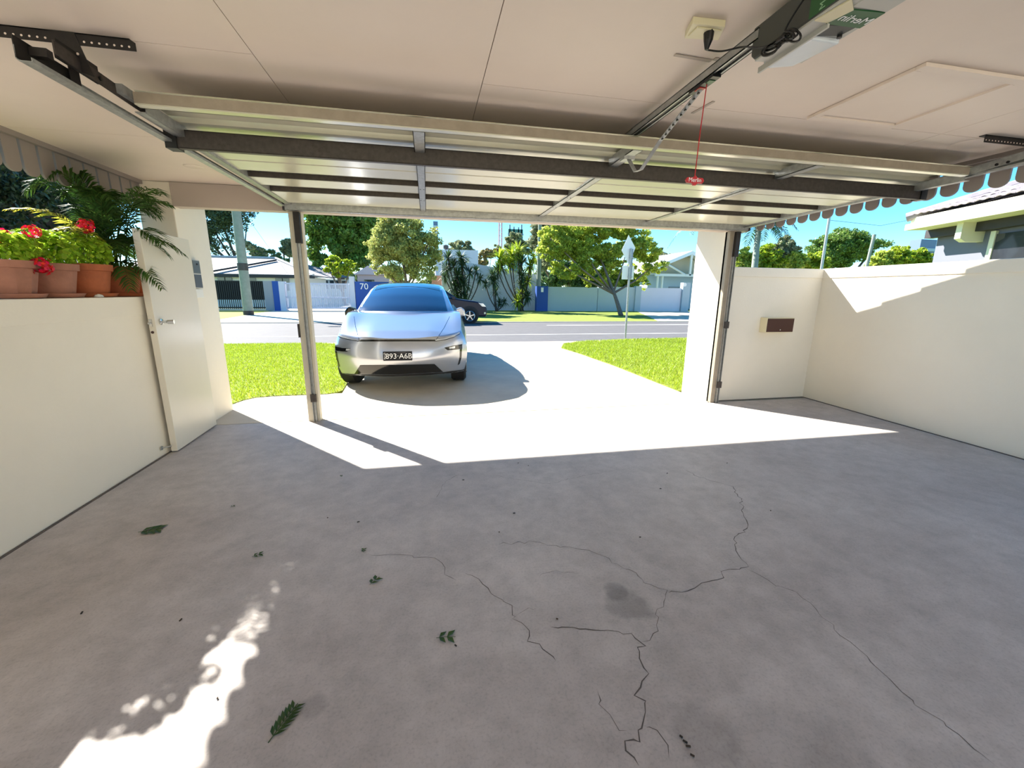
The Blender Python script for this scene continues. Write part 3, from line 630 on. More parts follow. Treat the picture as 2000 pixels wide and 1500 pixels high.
ZW = 1.425
pots = [(-2.63, 3.26, .17, .235, True, terra2, 'pale fluted terracotta pot of red geraniums, leftmost on the wall'),
        (-2.64, 3.60, .165, .235, False, terra2, 'pale plain terracotta pot with a drooping red geranium, second on the wall'),
        (-2.64, 3.93, .17, .25, False, terra, 'orange terracotta pot of geraniums in the middle of the row')]
fxy = [[(AX(8, 462, -2.6), .05), (AX(-25, 470, -2.55), .05)], [(AX(62, 452, -2.5), .045), (AX(80, 520, -2.46), .06)], [(AX(168, 441, -2.5), .055)]]
for (X, Y, r, h, fl_, m_, lab), fs_ in zip(pots, fxy):
    t = pot(X, Y, r, h, ZW, fl_, m_, lab, 'potted flower')
    geranium(t, X, Y, ZW+h*.85, .19 if Y < 3.9 else .20, .22 if Y < 3.5 else .27, 700, fs_)
tag(part('white_shell', MB().lathe([(.002, 0), (.03, .004), (.022, .018), (.004, .026)], (-2.47, 3.78, ZW), 14), white_m, None, smooth=True), 'small white shell between the saucers on the wall', 'shell')
t = pot(-2.64, 4.28, .175, .25, ZW, False, terra, 'terracotta pot holding a tall feathery palm beside the open door', 'potted palm')
def frond(base, az, L, rise, droop, n, ll, m_, parent, lw=.011):
    mb = MB(); pts = []; d = Vector((math.cos(az), math.sin(az), 0))
    for k in range(15):
        u = k/14; pts.append(Vector(base)+d*(L*(.18*u+.82*u**1.6)*.8)+Vector((0,0,rise*math.sin(u*1.75)-droop*u**2.5)))
    mb.tube(pts, [.005*(1-.75*k/14) for k in range(15)], 5)
    side = d.cross(Vector((0,0,1)))
    for k in range(n):
        u = .30+.70*k/n; i = min(13, int(u*14)); f = u*14-i; p = pts[i].lerp(pts[i+1], f); tg = (pts[i+1]-pts[i]).normalized()
        for sg in (-1, 1):
            l = ll*math.sin(min(1, (1-u)*2.2+.15)*PI/2)*random.uniform(.85, 1.1)
            dr = (side*sg*.75+tg*.65+Vector((0,0,random.uniform(-.15, .2)))).normalized(); e = p+dr*l+Vector((0,0,-l*.28)); mid = p+dr*l*.5+Vector((0,0,.0))
            wv_ = tg*lw
            mb.add([p-wv_*.4, p+wv_*.4, mid+wv_, mid-wv_, e], [(0, 1, 2, 3), (3, 2, 4)])
    return part('frond', mb, m_, parent, normals=False)
random.seed(11)
for k in range(30):
    az = k*2.399+random.uniform(-.3, .3); L = random.uniform(.38, .70); low = k % 3; L *= .62 if math.cos(az+2.0) > .2 else 1
    frond((-2.64+random.gauss(0, .03), 4.28+random.gauss(0, .03), ZW+.2), az, L*(1.1 if low else .8), random.uniform(.62, .84) if low < 2 else random.uniform(.35, .5), random.uniform(.05, .2) if low < 2 else .25, 34, random.uniform(.15, .21), palm_l, t, lw=.0075)
frond((-2.64, 4.25, ZW+.2), -1.9, .78, .48, .08, 26, .12, palm_y, t); frond((-2.60, 4.2, ZW+.2), -1.4, .85, .36, .1, 26, .12, palm_y, t)
frond((-2.6, 4.28, ZW+.2), -.35, .5, .18, .32, 26, .15, palm_l, t); frond((-2.6, 4.28, ZW+.2), -.9, .45, .2, .35, 26, .15, palm_l, t)
t2 = pot(-2.66, 4.60, .14, .2, ZW, False, terra, 'dark terracotta pot half hidden behind the open door', 'potted palm')
for k in range(6): frond((-2.66, 4.60, ZW+.17), k*1.05, .35, .35, .1, 20, .13, palm_l, t2)
# leaves fallen on the floor
def fallen(px, py, size, rot, n, label):
    g = G(px, py); mb = MB(); d = Vector((math.cos(rot), math.sin(rot), 0)); sd = Vector((-d.y, d.x, 0))
    mb.tube([g+Vector((0,0,.003)), g+d*size*.5+Vector((0,0,.006)), g+d*size+Vector((0,0,.003))], size*.012, 5)
    for k in range(n):
        for sg in (-1, 1):
            b = g+d*size*(.15+.8*k/n)+Vector((0,0,.004)); dr = (d*.8+sd*sg*.8).normalized(); l = size*(.36 if n > 3 else .62)*(1-.4*abs(k/n-.4)); w_ = l*(.17 if n > 3 else .26); nn = dr.cross(Vector((0,0,1)))
            mb.add([b, b+dr*l*.45+nn*w_+Vector((0,0,.006)), b+dr*l+Vector((0,0,.001)), b+dr*l*.45-nn*w_+Vector((0,0,.004))], [(0, 1, 2, 3)])
    tag(part('fallen_leaf', mb, dry_leaf, None, normals=False), label, 'leaf', 'green leaves fallen on the garage floor')
fallen(524, 1452, .14, 1.15, 7, 'largest fallen fern-like leaf on the floor near the bottom edge'); fallen(852, 1247, .085, -.1, 2, 'small dark green leaf in the middle of the floor beside a crack')
fallen(270, 1040, .13, .1, 3, 'green leaf lying on the floor nearest the left wall'); fallen(492, 1088, .06, .3, 2, 'small green leaf between the left wall and the middle crack')
fallen(722, 1143, .07, .9, 2, 'small brown-green leaf just below the start of the long crack'); fallen(710, 1080, .04, 1.6, 2, 'tiny pale leaf at the left end of the long crack')
fallen(450, 991, .03, .4, 2, 'tiny dark leaf left of the sunlit strip'); fallen(668, 932, .03, 2.0, 2, 'tiny dark leaf at the left tip of the sunlit patch')
sd_ = MB()
for px, py in [(640,1012),(700,1020),(1004,1003),(1012,905),(1032,910),(1303,925),(905,938),(1088,1210),(1338,1450),(1344,1459),(1352,1477),(1330,1440),(160,1198),(425,1365),(353,1212),(890,1262),(1290,955),(1420,905),(1505,998),(1250,1050),(975,1040)]:
    g = G(px, py); a = random.uniform(0, PI); sd_.obox((g.x, g.y, .004), (.013*random.uniform(.5, 1.2), .005, .004), Euler((0, 0, a)))
tag(part('leaf_litter', sd_, mat('litter', s(60, 50, 40), .9)), 'tiny scattered leaf scraps and seeds on the concrete floor', 'litter', kind='stuff')
# ============================================================ SILVER CAR
CARX, CARY, CYAW = -.415, 6.12, -.022
car = thing('silver_car', 'silver electric crossover car parked nose-in on the driveway', 'car', (CARX, CARY, 0), rz=CYAW)
WL[car.name] = Vector((0, 0, 0))
CM = Matrix.Translation((CARX, CARY, 0)) @ Matrix.Rotation(CYAW, 4, 'Z'); CI = CM.inverted()
def itp(y, tab): return float(np.interp(y, [a for a, b in tab], [b for a, b in tab]))
ZT_ = [(0,.772),(.06,.818),(.3,.915),(.6,.99),(.9,1.06),(1.2,1.13),(1.6,1.16),(4.2,1.2),(4.8,1.16),(5.05,1.0)]
WW = [(0,.90),(.15,.945),(.4,.99),(.8,1.02),(2.5,1.03),(4.2,1.02),(4.7,.97),(5.05,.86)]
def body(a, c, b):
    k = .13
    a2 = a*math.sqrt(1-k*c*c/2); c2 = c*math.sqrt(1-k*a*a/2)
    d = .40*abs(a2)**2.8 + .07*c2*c2 + (.05*(-c2) if c2 < 0 else 0) + .03*max(0, abs(a2)-.7)
    dr = .35*abs(a2)**3 + .05*c2*c2
    y = d + b*(5.03-d-dr)
    z0 = .235 if .3 < y < 4.7 else .25
    zt = itp(y, ZT_); z = z0+(zt-z0)*(c2+1)/2
    if c2 > 0: z -= .085*max(0, (abs(a2)-.45)/.55)**1.3*math.exp(-(y/.75)**4)*c2**2
    wd = itp(y, WW)
    x = a2*wd/math.sqrt(1-k*c*c/2 if abs(a) > .999 else 1)
    x = a2*wd*1.0
    if c2 > 0: x *= 1-.07*c2**2.2
    else: x *= 1-.03*c2*c2
    # fender crown over front wheel
    z += .03*math.exp(-((abs(x)-.86)/.12)**2-((y-.95)/.6)**2)*(1 if c2 > .5 else 0)
    return (x, y, z)
NA, NC, NBs = 36, 20, 90
def ssp(n): return [-1+2*i/n for i in range(n+1)]
bm = bmesh.new(); cache = {}
def bv(i, j, k):
    key = (i, j, k)
    if key not in cache:
        bb = k/NBs; bb = bb**1.25; cache[key] = bm.verts.new(body(-1+2*i/NA, -1+2*j/NC, bb))
    return cache[key]
def q4(a, b, c, d):
    try: bm.faces.new((a, b, c, d))
    except ValueError: pass
for i in range(NA):
    for j in range(NC): q4(bv(i,j,0), bv(i+1,j,0), bv(i+1,j+1,0), bv(i,j+1,0)); q4(bv(i,j,NBs), bv(i,j+1,NBs), bv(i+1,j+1,NBs), bv(i+1,j,NBs))
    for k in range(NBs): q4(bv(i,NC,k), bv(i+1,NC,k), bv(i+1,NC,k+1), bv(i,NC,k+1)); q4(bv(i,0,k), bv(i,0,k+1), bv(i+1,0,k+1), bv(i+1,0,k))
for j in range(NC):
    for k in range(NBs): q4(bv(0,j,k), bv(0,j+1,k), bv(0,j+1,k+1), bv(0,j,k+1)); q4(bv(NA,j,k), bv(NA,j,k+1), bv(NA,j+1,k+1), bv(NA,j+1,k))
bmesh.ops.recalc_face_normals(bm, faces=bm.faces)
BV = BVHTree.FromBMesh(bm)
me = bpy.data.meshes.new('body_shell'); bm.to_mesh(me); bm.free(); me.materials.append(silver)
bs = bpy.data.objects.new('body_shell', me); COL.objects.link(bs)
cut = MB()
for sx in (-1, 1):
    for y in (.98, 4.05): cut.lathe([(.44, 0), (.44, .4)], (.68 if sx > 0 else -1.08, y, .37), 40, 'x')
cme = bpy.data.meshes.new('c'); cme.from_pydata(cut.v, [], cut.f); cbm = bmesh.new(); cbm.from_mesh(cme); bmesh.ops.recalc_face_normals(cbm, faces=cbm.faces); cbm.to_mesh(cme); cbm.free()
cme.materials.append(matt_blk)
cob = bpy.data.objects.new('c', cme); COL.objects.link(cob)
md = bs.modifiers.new('b', 'BOOLEAN'); md.object = cob; md.operation = 'DIFFERENCE'; md.solver = 'EXACT'; md.material_mode = 'TRANSFER'
bpy.context.view_layer.update(); dg = bpy.context.evaluated_depsgraph_get()
nme = bpy.data.meshes.new_from_object(bs.evaluated_get(dg)); bs.modifiers.clear(); bs.data = nme; bpy.data.objects.remove(cob)
nme.polygons.foreach_set('use_smooth', [True]*len(nme.polygons)); nme.set_sharp_from_angle(angle=.7)
bs.parent = car; WL[bs.name] = Vector()
# greenhouse
GZ = [(1.0,1.03),(1.3,1.24),(1.7,1.43),(2.1,1.575),(2.5,1.645),(3.0,1.665),(3.5,1.62),(4.1,1.48),(4.6,1.30),(4.95,1.12)]
def green(u, v):    # u station 0..1, v -1..1 across
    yb = 1.0+3.95*u; zc = itp(yb, GZ); h = max(0.0, (zc-1.08))/.585
    wb, wt = .90, .66+.22*(1-h)
    av = abs(v); sgn = 1 if v >= 0 else -1
    if av > .72:
        t_ = (av-.72)/.28; x = wt+(wb-wt)*t_; z = (zc-.045*1)*(1-t_)+.98*t_ if zc > 1.06 else .98
    else:
        x = wt*av/.72; z = zc-.045*(av/.72)**2.4
    y = yb+(.34*(x/.9)**2 if yb < 2.6 else (.34*(x/.9)**2)*max(0, (3.4-yb)/.8) if yb < 3.4 else 0)
    return Vector((sgn*x, y, max(.98, z)))
NU, NV = 60, 44
gm = MB().grid([[green(i/NU, -1+2*j/NV) for j in range(NV+1)] for i in range(NU+1)])
gh = part('cabin_shell', gm, silver, car, smooth=.9, local=True)
bmg = bmesh.new(); bmg.from_mesh(gh.data); bmesh.ops.translate(bmg, verts=bmg.verts, vec=gh.location); BG = BVHTree.FromBMesh(bmg); bmg.free()
def cast(o, d):
    best = None
    for T_ in (BV, BG):
        h = T_.ray_cast(o, d)
        if h[0] is not None and (best is None or h[3] < best[3]): best = h
    return best
def pxcast(px, py):
    o = CI @ CP; d = (CI.to_3x3() @ ray(px, py)).normalized(); return cast(o, d), d
def poly_at(pl, u):
    n = len(pl)-1; i = min(n-1, int(u*n)); f = u*n-i; return (pl[i][0]*(1-f)+pl[i+1][0]*f, pl[i][1]*(1-f)+pl[i+1][1]*f)
def patch(name, top, bot, m_, off=.004, nu=24, nv=6, parent=car, label=None, castf=None, solid=.004):
    rows = []
    for j in range(nv+1):
        r = []
        for i in range(nu+1):
            a, b = poly_at(top, i/nu), poly_at(bot, i/nu); p = (a[0]+(b[0]-a[0])*j/nv, a[1]+(b[1]-a[1])*j/nv)
            h, d = (castf or pxcast)(*p)
            tr2 = 0
            while h is None and tr2 < 30: tr2 += 1; p = (p[0]+(a[0]-p[0])*.06+(782-p[0])*.004, p[1]+(-.5 if castf is None else 0)); h, d = (castf or pxcast)(*p)
            if h is None: r.append(None)
            else: r.append(h[0]-d*off)
        rows.append(r)
    last = None
    for r in rows:
        for i in range(len(r)):
            if r[i] is None:
                near = [q for q in r if q is not None]
                r[i] = near[0] if near and i < nu/2 else (near[-1] if near else Vector((0,0,-.5)))
    o = part(name, MB().grid(rows), m_, parent, smooth=True, label=label)
    return o
Z4 = lambda l: [(620+x/6.25, 640+y/6.25) for x, y in l]
patch('windscreen', [(729, 556), (795, 552.5), (860, 556)], [(699, 607), (785, 606.5), (874, 607)], navy_glass, .006, 30, 14, label='dark blue windscreen')
patch('lower_grille', Z4([(520,458),(980,455),(1430,445)]), Z4([(450,566),(980,570),(1535,540)]), gloss_blk, .006, 30, 6)
patch('chin_spoiler', Z4([(235,548),(450,572),(980,574),(1535,545),(1800,510)]), Z4([(262,600),(500,608),(980,606),(1560,580),(1795,545)]), matt_blk, .008, 40, 3)
patch('light_bar', Z4([(500,146),(1440,146)]), Z4([(500,168),(1440,166)]), gloss_blk, .004, 24, 2, label='thin black bar under the bonnet edge')
patch('bonnet_gap', [(691,618),(694,638),(701,664)], [(691.8,618),(694.9,638),(702,664)], gloss_blk, .002, 12, 1)
patch('bonnet_gap', [(878,618),(867,640),(851,664)], [(878.8,618),(868,640),(852,664)], gloss_blk, .002, 12, 1)
patch('headlamp', Z4([(235,72),(300,105),(400,130),(500,148)]), Z4([(240,100),(310,125),(400,146),(500,166)]), lampgl, .004, 20, 3, label='slim clear headlamp')
patch('headlamp', Z4([(1440,148),(1540,130),(1640,100),(1735,48)]), Z4([(1440,166),(1560,146),(1660,118),(1738,76)]), lampgl, .004, 20, 3, label='slim clear headlamp')
patch('headlamp_edge', Z4([(240,98),(310,123),(400,144),(500,162)]), Z4([(243,106),(312,131),(400,150),(500,168)]), gloss_blk, .006, 20, 1)
patch('headlamp_edge', Z4([(1440,162),(1560,144),(1660,115),(1740,70)]), Z4([(1440,168),(1560,150),(1660,121),(1740,78)]), gloss_blk, .006, 20, 1)
for tp, bt, lt, lb_ in (([(212,228),(300,248),(405,252)], [(222,280),(300,290),(360,292)], [(350,256),(400,256)], [(345,280),(372,282)]),
                ([(1548,244),(1640,222),(1768,200)], [(1592,276),(1690,268),(1768,258)], [(1610,240),(1680,224)], [(1612,262),(1680,250)])):
    l = patch('lower_lamp', Z4(tp), Z4(bt), gloss_blk, .005, 14, 3, label='black lamp recess'); patch('lamp_lens', Z4(lt), Z4(lb_), lampgl, .009, 8, 2, parent=l)
patch('air_curtain', Z4([(216,285),(226,370),(262,480)]), Z4([(236,290),(248,370),(275,476)]), gloss_blk, .005, 12, 3)
patch('air_curtain', Z4([(1742,262),(1738,360),(1712,460)]), Z4([(1765,258),(1760,360),(1738,440)]), gloss_blk, .005, 12, 3)
# side glass, roof glass
def sidecast(sg):
    def f(y, z): d = Vector((-sg, 0, 0)); return cast(Vector((sg*3, y, z)), d), d
    return f
def topcast(x, y): d = Vector((0, 0, -1)); return cast(Vector((x, y, 3)), d), d
patch('roof_glass', [(-.60, 2.12), (-.60, 3.2), (-.56, 4.2)], [(.60, 2.12), (.60, 3.2), (.56, 4.2)], gloss_blk, .005, 20, 12, castf=topcast)
for sg in (-1, 1):
    patch('side_window', [(1.95, 1.36), (2.5, 1.56), (3.4, 1.56), (4.2, 1.38)], [(1.6, 1.20), (2.6, 1.17), (3.5, 1.18), (4.3, 1.22)], gloss_blk, .005, 24, 5, castf=sidecast(sg))
    for yy in (1.45, 2.7, 3.7): patch('door_gap', [(yy, 1.08), (yy, .35)], [(yy+.006, 1.08), (yy+.006, .35)], gloss_blk, .001, 10, 1, castf=sidecast(sg))
    part('sill', box((sg*.93, 1.5, .2), (sg*1.0, 3.55, .29)), matt_blk, car, bevel=.02)
    mx = sg*(.95 if sg > 0 else .99)
    mr_ = part('mirror', MB().prism([(mx-.1, 1.72, 1.04), (mx+.1*sg/abs(sg), 1.74, 1.05), (mx+.1, 1.74, 1.16), (mx+.03, 1.72, 1.215), (mx-.08, 1.72, 1.18)] if sg > 0 else [(mx+.1, 1.72, 1.04), (mx-.1, 1.74, 1.05), (mx-.1, 1.74, 1.14), (mx-.03, 1.72, 1.215), (mx+.08, 1.72, 1.18)], (0, .16, 0)), gloss_blk if sg < 0 else silver, car, bevel=.025)
    part('mirror_stalk', box((sg*.86, 1.78, 1.05), (sg*.98, 1.84, 1.08)), gloss_blk, car)
# plate
(hpl, dpl) = pxcast(777, 695); pc_ = hpl[0]; py_ = pc_.y-.022
lp = part('number_plate', box((pc_.x-.205, py_, pc_.z-.068), (pc_.x+.205, py_+.014, pc_.z+.068)), gloss_blk, car, bevel=.006, label='black number plate with white characters')
text('plate_text', '893·A6B', .108, (pc_.x+.016, py_-.001, pc_.z-.004), (1, 0, 0), (0, 0, 1), whitetxt, lp, depth=.0008)
text('plate_state', 'Q\nL\nD', .034, (pc_.x-.180, py_-.001, pc_.z), (1, 0, 0), (0, 0, 1), whitetxt, lp, depth=.0008)
(hb_, _) = pxcast(779, 641.5)
# wheels
def wheel(X, Y, r, wd, steer, parent, sg, tz=None):
    t_ = part('tyre', MB().lathe([(r*.66, -wd/2), (r*.9, -wd/2), (r, -wd*.36), (r, wd*.36), (r*.9, wd/2), (r*.66, wd/2)], (0, 0, 0), 40, 'x'), tyre, parent, smooth=.6)
    h_ = ring(MB(), (wd*.50*sg, 0, 0), r*.62, .014, 'x')
    for k in range(5):
        a = k*2*PI/5; h_.obox((wd*.50*sg, math.sin(a)*r*.36, math.cos(a)*r*.36), (.03, r*.16, r*.62), Euler((-a, 0, 0)))
    h_.lathe([(r*.12, wd*.2*sg), (r*.12, wd*.56*sg)], (0, 0, 0), 14, 'x')
    i_ = part('rim', h_, alloy, parent, smooth=.5)
    off = Matrix.Rotation(steer, 4, 'Z')
    for o_ in (t_, i_):
        l = o_.location.copy(); o_.location = Vector((X, Y, r)) + (off @ (l+WL.get(parent.name, Vector()))) - (WL.get(parent.name, Vector())); o_.rotation_euler = (0, 0, steer)
    return t_
for X, Y, st in ((-.855, .98, -.16), (.875, .98, -.05), (-.91, 4.05, 0), (.91, 4.05, 0)):
    wheel(X, Y, .372, .25, st, car, 1 if X > 0 else -1)
# ============================================================ DARK SUV
wc = AY(917, 613, 20.3); SX, SY = wc.x-1.05-2.65/2*0, 20.3
suv = thing('dark_suv', 'dark blue SUV parked across the street behind the silver car', 'car', (wc.x-1.3, 21.2, 0)); 
x_ = wc.x
prof = [(x_+.80,.30),(x_+.86,.52),(x_+.84,.72),(x_+.66,.96),(x_+.25,1.05),(x_-.35,1.12),(x_-.75,1.2),(x_-3.5,1.22),(x_-3.62,.9),(x_-3.6,.35)]
SB = MB().prism([(a, 20.2, b) for a, b in prof], (0, 1.78, 0)); suvb = part('body', SB, suv_p, suv, bevel=.07)
part('cabin', MB().prism([(x_-.55, 20.28, 1.15), (x_-1.3, 20.36, 1.66), (x_-1.7, 20.36, 1.72), (x_-3.1, 20.36, 1.72), (x_-3.5, 20.28, 1.2)], (0, 1.55, 0)), suv_p, suv, bevel=.06)
part('side_window', MB().prism([(x_-.85, 20.26, 1.2), (x_-1.35, 20.32, 1.58), (x_-2.0, 20.32, 1.62), (x_-2.0, 20.26, 1.2)], (0, .02, 0)), win_m, suv)
part('side_window', MB().prism([(x_-2.08, 20.26, 1.2), (x_-2.08, 20.32, 1.62), (x_-3.0, 20.32, 1.62), (x_-3.25, 20.26, 1.22)], (0, .02, 0)), win_m, suv)
part('headlamp', MB().prism([(x_+.80, 20.19, .78), (x_+.66, 20.19, .94), (x_+.42, 20.19, .97), (x_+.60, 20.19, .80)], (0, .3, 0)), lampgl, suv)
part('fog_lamp', MB().lathe([(.05, -.01), (.05, .02)], (x_+.74, 20.2, .48), 12, 'y'), lampgl, suv)
part('wheel_arch', MB().lathe([(.44, 0), (.44, .02)], (x_, 20.19, .38), 30, 'y'), matt_blk, suv); part('wheel_arch', MB().lathe([(.44, 0), (.44, .02)], (x_-2.65, 20.19, .38), 30, 'y'), matt_blk, suv)
part('mirror', box((x_-.85, 20.02, 1.12), (x_-.68, 20.2, 1.26)), suv_p, suv, bevel=.02)
for xx in (x_, x_-2.65):
    for yy in (20.17, 21.85):
        part('tyre', MB().lathe([(.25, 0), (.34, 0), (.36, .03), (.36, .17), (.34, .2), (.25, .2)], (xx, yy, .34), 32, 'y'), tyre, suv, smooth=.6)
        yy -= .03; h_ = MB()
        part('wheel_recess', MB().lathe([(.23, .025), (.02, .028)], (xx, yy, .34), 24, 'y'), matt_blk, suv)
        for k in range(5):
            a = k*2*PI/5; h_.obox((xx+math.sin(a)*.13, yy+.012, .34+math.cos(a)*.13), (.05, .02, .22), Euler((0, a, 0)))
        h_.lathe([(.055, 0), (.055, .03)], (xx, yy+.0, .34), 14, 'y'); ring(h_, (xx, yy+.015, .34), .235, .016, 'y')
        part('rim', h_, alloy, suv)
# ============================================================ STREET FURNITURE
def solo(name, mb, m_, label, cat, **k): return tag(part(name, mb, m_, None, **k), label, cat)
pb_ = G(486, 615)
pole = thing('power_pole', 'weathered grey-green power pole on the far verge at left', 'pole', pb_)
part('pole_shaft', MB().tube([pb_, pb_+Vector((0.05, 0, 9.5))], [.27, .2], 16), pole_g, pole, smooth=.6)
part('pole_collar', MB().tube([pb_+Vector((0, 0, 2.55)), pb_+Vector((0, 0, 2.95))], .275, 16), galv_dk, pole); part('base_band', MB().tube([pb_, pb_+Vector((0,0,.25))], .278, 16), fascia_dk, pole)
part('crossarm', box((pb_.x-1.2, pb_.y-.1, 8.6), (pb_.x+1.2, pb_.y+.1, 8.75)), bark_d, pole)
sb = G(1221, 662)
sg_ = thing('street_sign', 'back of a diamond road sign with small plate on a grey post', 'sign', sb)
part('post', MB().tube([(sb.x, sb.y, 0), (sb.x-.02, sb.y, 2.9)], .033, 12), galv, sg_)
yS = sb.y+.04
dm = [AY(1228, 459, yS), AY(1241, 484, yS), AY(1228, 517, yS), AY(1214, 489, yS)]
part('diamond_plate', MB().prism(dm, (0, .004, 0)), sign_b, sg_); a0, a1 = AY(1216, 519, yS), AY(1237, 546, yS)
part('lower_plate', box((a0.x, yS, a1.z), (a1.x, yS+.004, a0.z)), sign_b, sg_); 
part('clamp_channel', box((sb.x-.01, yS-.03, a1.z+.02), (sb.x+.075, yS, dm[0].z-.42)), cyl_m, sg_)
for zz in (2.0, 2.35, 2.6): part('clamp', box((sb.x-.05, yS-.08, zz), (sb.x+.08, yS-.01, zz+.03)), galv, sg_)
a = G(1052, 600); yy = 34.6; a = AY(1052, 560, yy)
solo('wooden_pole', MB().tube([(a.x, yy, -.1), (a.x, yy, 9)], [.2, .15], 12), pole_g, 'thin grey-green pole standing behind the blue pillar', 'pole', smooth=.6)
# wires
for p, q_, lab in ((AY(462, 395, 26.5), AY(545, 500, 70), 'overhead wire running back from the power pole'), ((AY(1620, 430, 24)), AY(1800, 425, 30), 'overhead wire between the thin pole and the tiled eave')):
    solo('overhead_wire', MB().tube([p, p.lerp(q_, .5)-Vector((0,0,.5)), q_], .012, 5), cable_m, lab, 'wire')
a = AY(1605, 524, 13); b = AY(1620, 424, 13)
solo('galvanised_pole', MB().tube([(a.x, 13, -.08), (a.x, 13, 1.6), (b.x, 13, b.z)], .045, 10), galv, 'thin galvanised pole rising behind the front wall corner', 'pole')
a = AY(1694, 510, 17); b = AY(1708, 458, 17)
solo('timber_pole', MB().tube([(a.x-.2, 17, -.08), (b.x, 17, b.z)], .07, 10), pole_g, 'short weathered timber pole above the right wall', 'pole')
# ============================================================ FAR BOUNDARY (Y about 33)
YB_ = 33.0
def span(p0, p1, Y): a_, b_ = AY(*p0, Y), AY(*p1, Y); return a_, b_
# black slat fence
fe = thing('slat_fence', 'black vertical slat fence on a low plinth at far left', 'fence', (-14, YB_, 0))
xa, xb = AY(380, 548, YB_).x, AY(516, 548, YB_).x; zt_ = AY(460, 548, YB_).z
part('plinth', box((xa, YB_, -.1), (xb, YB_+.2, .12)), drive_m, fe)
part('top_rail', box((xa, YB_+.02, zt_-.06), (xb, YB_+.1, zt_)), fence_blk, fe); part('bottom_rail', box((xa, YB_+.02, .18), (xb, YB_+.1, .24)), fence_blk, fe)
f_ = part('slat', box((xa, YB_+.04, .12), (xa+.05, YB_+.08, zt_)), fence_blk, fe); n = int((xb-xa)/.13)
for k in range(1, n): instance(f_, fe, f_.location+Vector((k*.13, 0, 0)))
part('privacy_screen', box((xa, YB_+.12, .75), (xb, YB_+.15, zt_-.05)), fence_blk, fe)
gx = lambda px, Y=YB_: AY(px, 575, Y).x
zt_ = AY(540, 549, YB_).z
solo('grey_gate_pier', box((gx(517), YB_-.1, -.1), (gx(535), YB_+.5, zt_)), mat('grey_pier', s(150, 152, 162), .8), 'grey rendered pier at the end of the black fence', 'pier')
solo('blue_gate_pier', box((gx(535), YB_-.15, -.1), (gx(547), YB_+.4, zt_)), blue_p, 'narrow blue pier left of the white gate', 'pier')
solo('white_gate_pier', box((gx(547), YB_-.15, -.1), (gx(558), YB_+.4, zt_-.02)), far_white, 'white pier between the blue pier and the white gate', 'pier')
ga = thing('slatted_gate', 'wide white driveway gate of thin leaning slats', 'gate', (gx(622), YB_, 0))
za = .12
for zz in (zt_-.15, .95, .2): part('rail', box((gx(558), YB_+.05, zz-.05), (gx(686), YB_+.11, zz+.05)), far_white, ga)
n = 46; x0, x1 = gx(559), gx(685)
f_ = part('slat', MB().prism([(x0-.04, YB_, za), (x0+.015, YB_, za), (x0+.115, YB_, zt_-.12), (x0+.06, YB_, zt_-.12)], (0, .04, 0)), far_white, ga)
for k in range(1, n): instance(f_, ga, f_.location+Vector(((x1-x0)*k/n, 0, 0)))
solo('white_gate_post', box((gx(684), YB_-.1, -.1), (gx(694), YB_+.25, AY(688, 540, YB_).z)), far_white, 'tall white gate post between gate and blue wall', 'post')
bw_ = thing('blue_number_wall', 'blue wall with white house number 70 behind the car', 'wall', (gx(712), YB_, 0))
part('panel', box((gx(695), YB_-.1, -.1), (gx(760), YB_+.2, AY(710, 550, YB_).z)), blue_p, bw_)
text('house_number', '70', .62, AY(711, 560, YB_-.11), (1, 0, 0), (0, 0, 1), whitetxt, bw_, depth=.004)
# tall white wall with sloping top
p0, p1 = AY(862, 512, 35), AY(1048, 536, 35)
solo('tall_white_wall', MB().prism([(p0.x, 35, -.1), (p1.x, 35, -.1), (p1.x, 35, p1.z), (p0.x+2.2, 35, p0.z), (p0.x, 35, p0.z)], (0, .25, 0)), far_white, 'tall white rendered wall behind the spiky plants', 'wall')
p0, p1 = AY(843, 538, 36), AY(866, 560, 36)
solo('brick_side_wall', box((p0.x, 36, -.1), (p1.x, 36.3, p0.z)), mat('red_brick', s(176, 132, 112), .9, noise=(4, .2)), 'reddish brick wall end left of the tall white wall', 'wall')
bp_ = thing('blue_pillar', 'blue pillar with a small white plaque right of the spiky plants', 'pillar', (gx(1057), YB_, 0))
part('shaft', box((gx(1047), YB_-.2, -.1), (gx(1069), YB_+.3, AY(1057, 559, YB_).z)), blue_p, bp_)
a = AY(1059, 566, YB_-.2); part('plaque', box((a.x-.1, YB_-.23, a.z-.18), (a.x+.1, YB_-.2, a.z+.18)), whitetxt, bp_)
for p, q_, m_, lab in ((1069, 1167, far_grey, 'low grey rendered wall panel right of the blue pillar'), (1168, 1240, far_grey, 'low grey rendered wall panel behind the street tree trunk'), (1251, 1330, far_white, 'low pale blue-white wall panel near the gabled house')):
    solo('boundary_wall', box((gx(p), YB_, -.1), (gx(q_), YB_+.2, AY(p, 560 if p < 1200 else 562, YB_).z)), m_, lab, 'wall')
solo('grey_wall_pier', box((gx(1240), YB_-.12, -.1), (gx(1251), YB_+.3, AY(1245, 559, YB_).z)), far_grey, 'slim grey pier between the low wall panels', 'pier')
ed = thing('round_sign_post', 'grey pier with a round white disc beside the pale wall', 'post', (gx(1338), YB_, 0))
part('pier', box((gx(1331), YB_-.15, -.1), (gx(1345), YB_+.3, AY(1338, 552, YB_).z)), far_grey, ed)
a = AY(1338, 556, YB_-.2); part('disc', MB().lathe([(.16, -.02), (.16, 0)], (a.x, YB_-.17, a.z), 20, 'y'), whitetxt, ed)
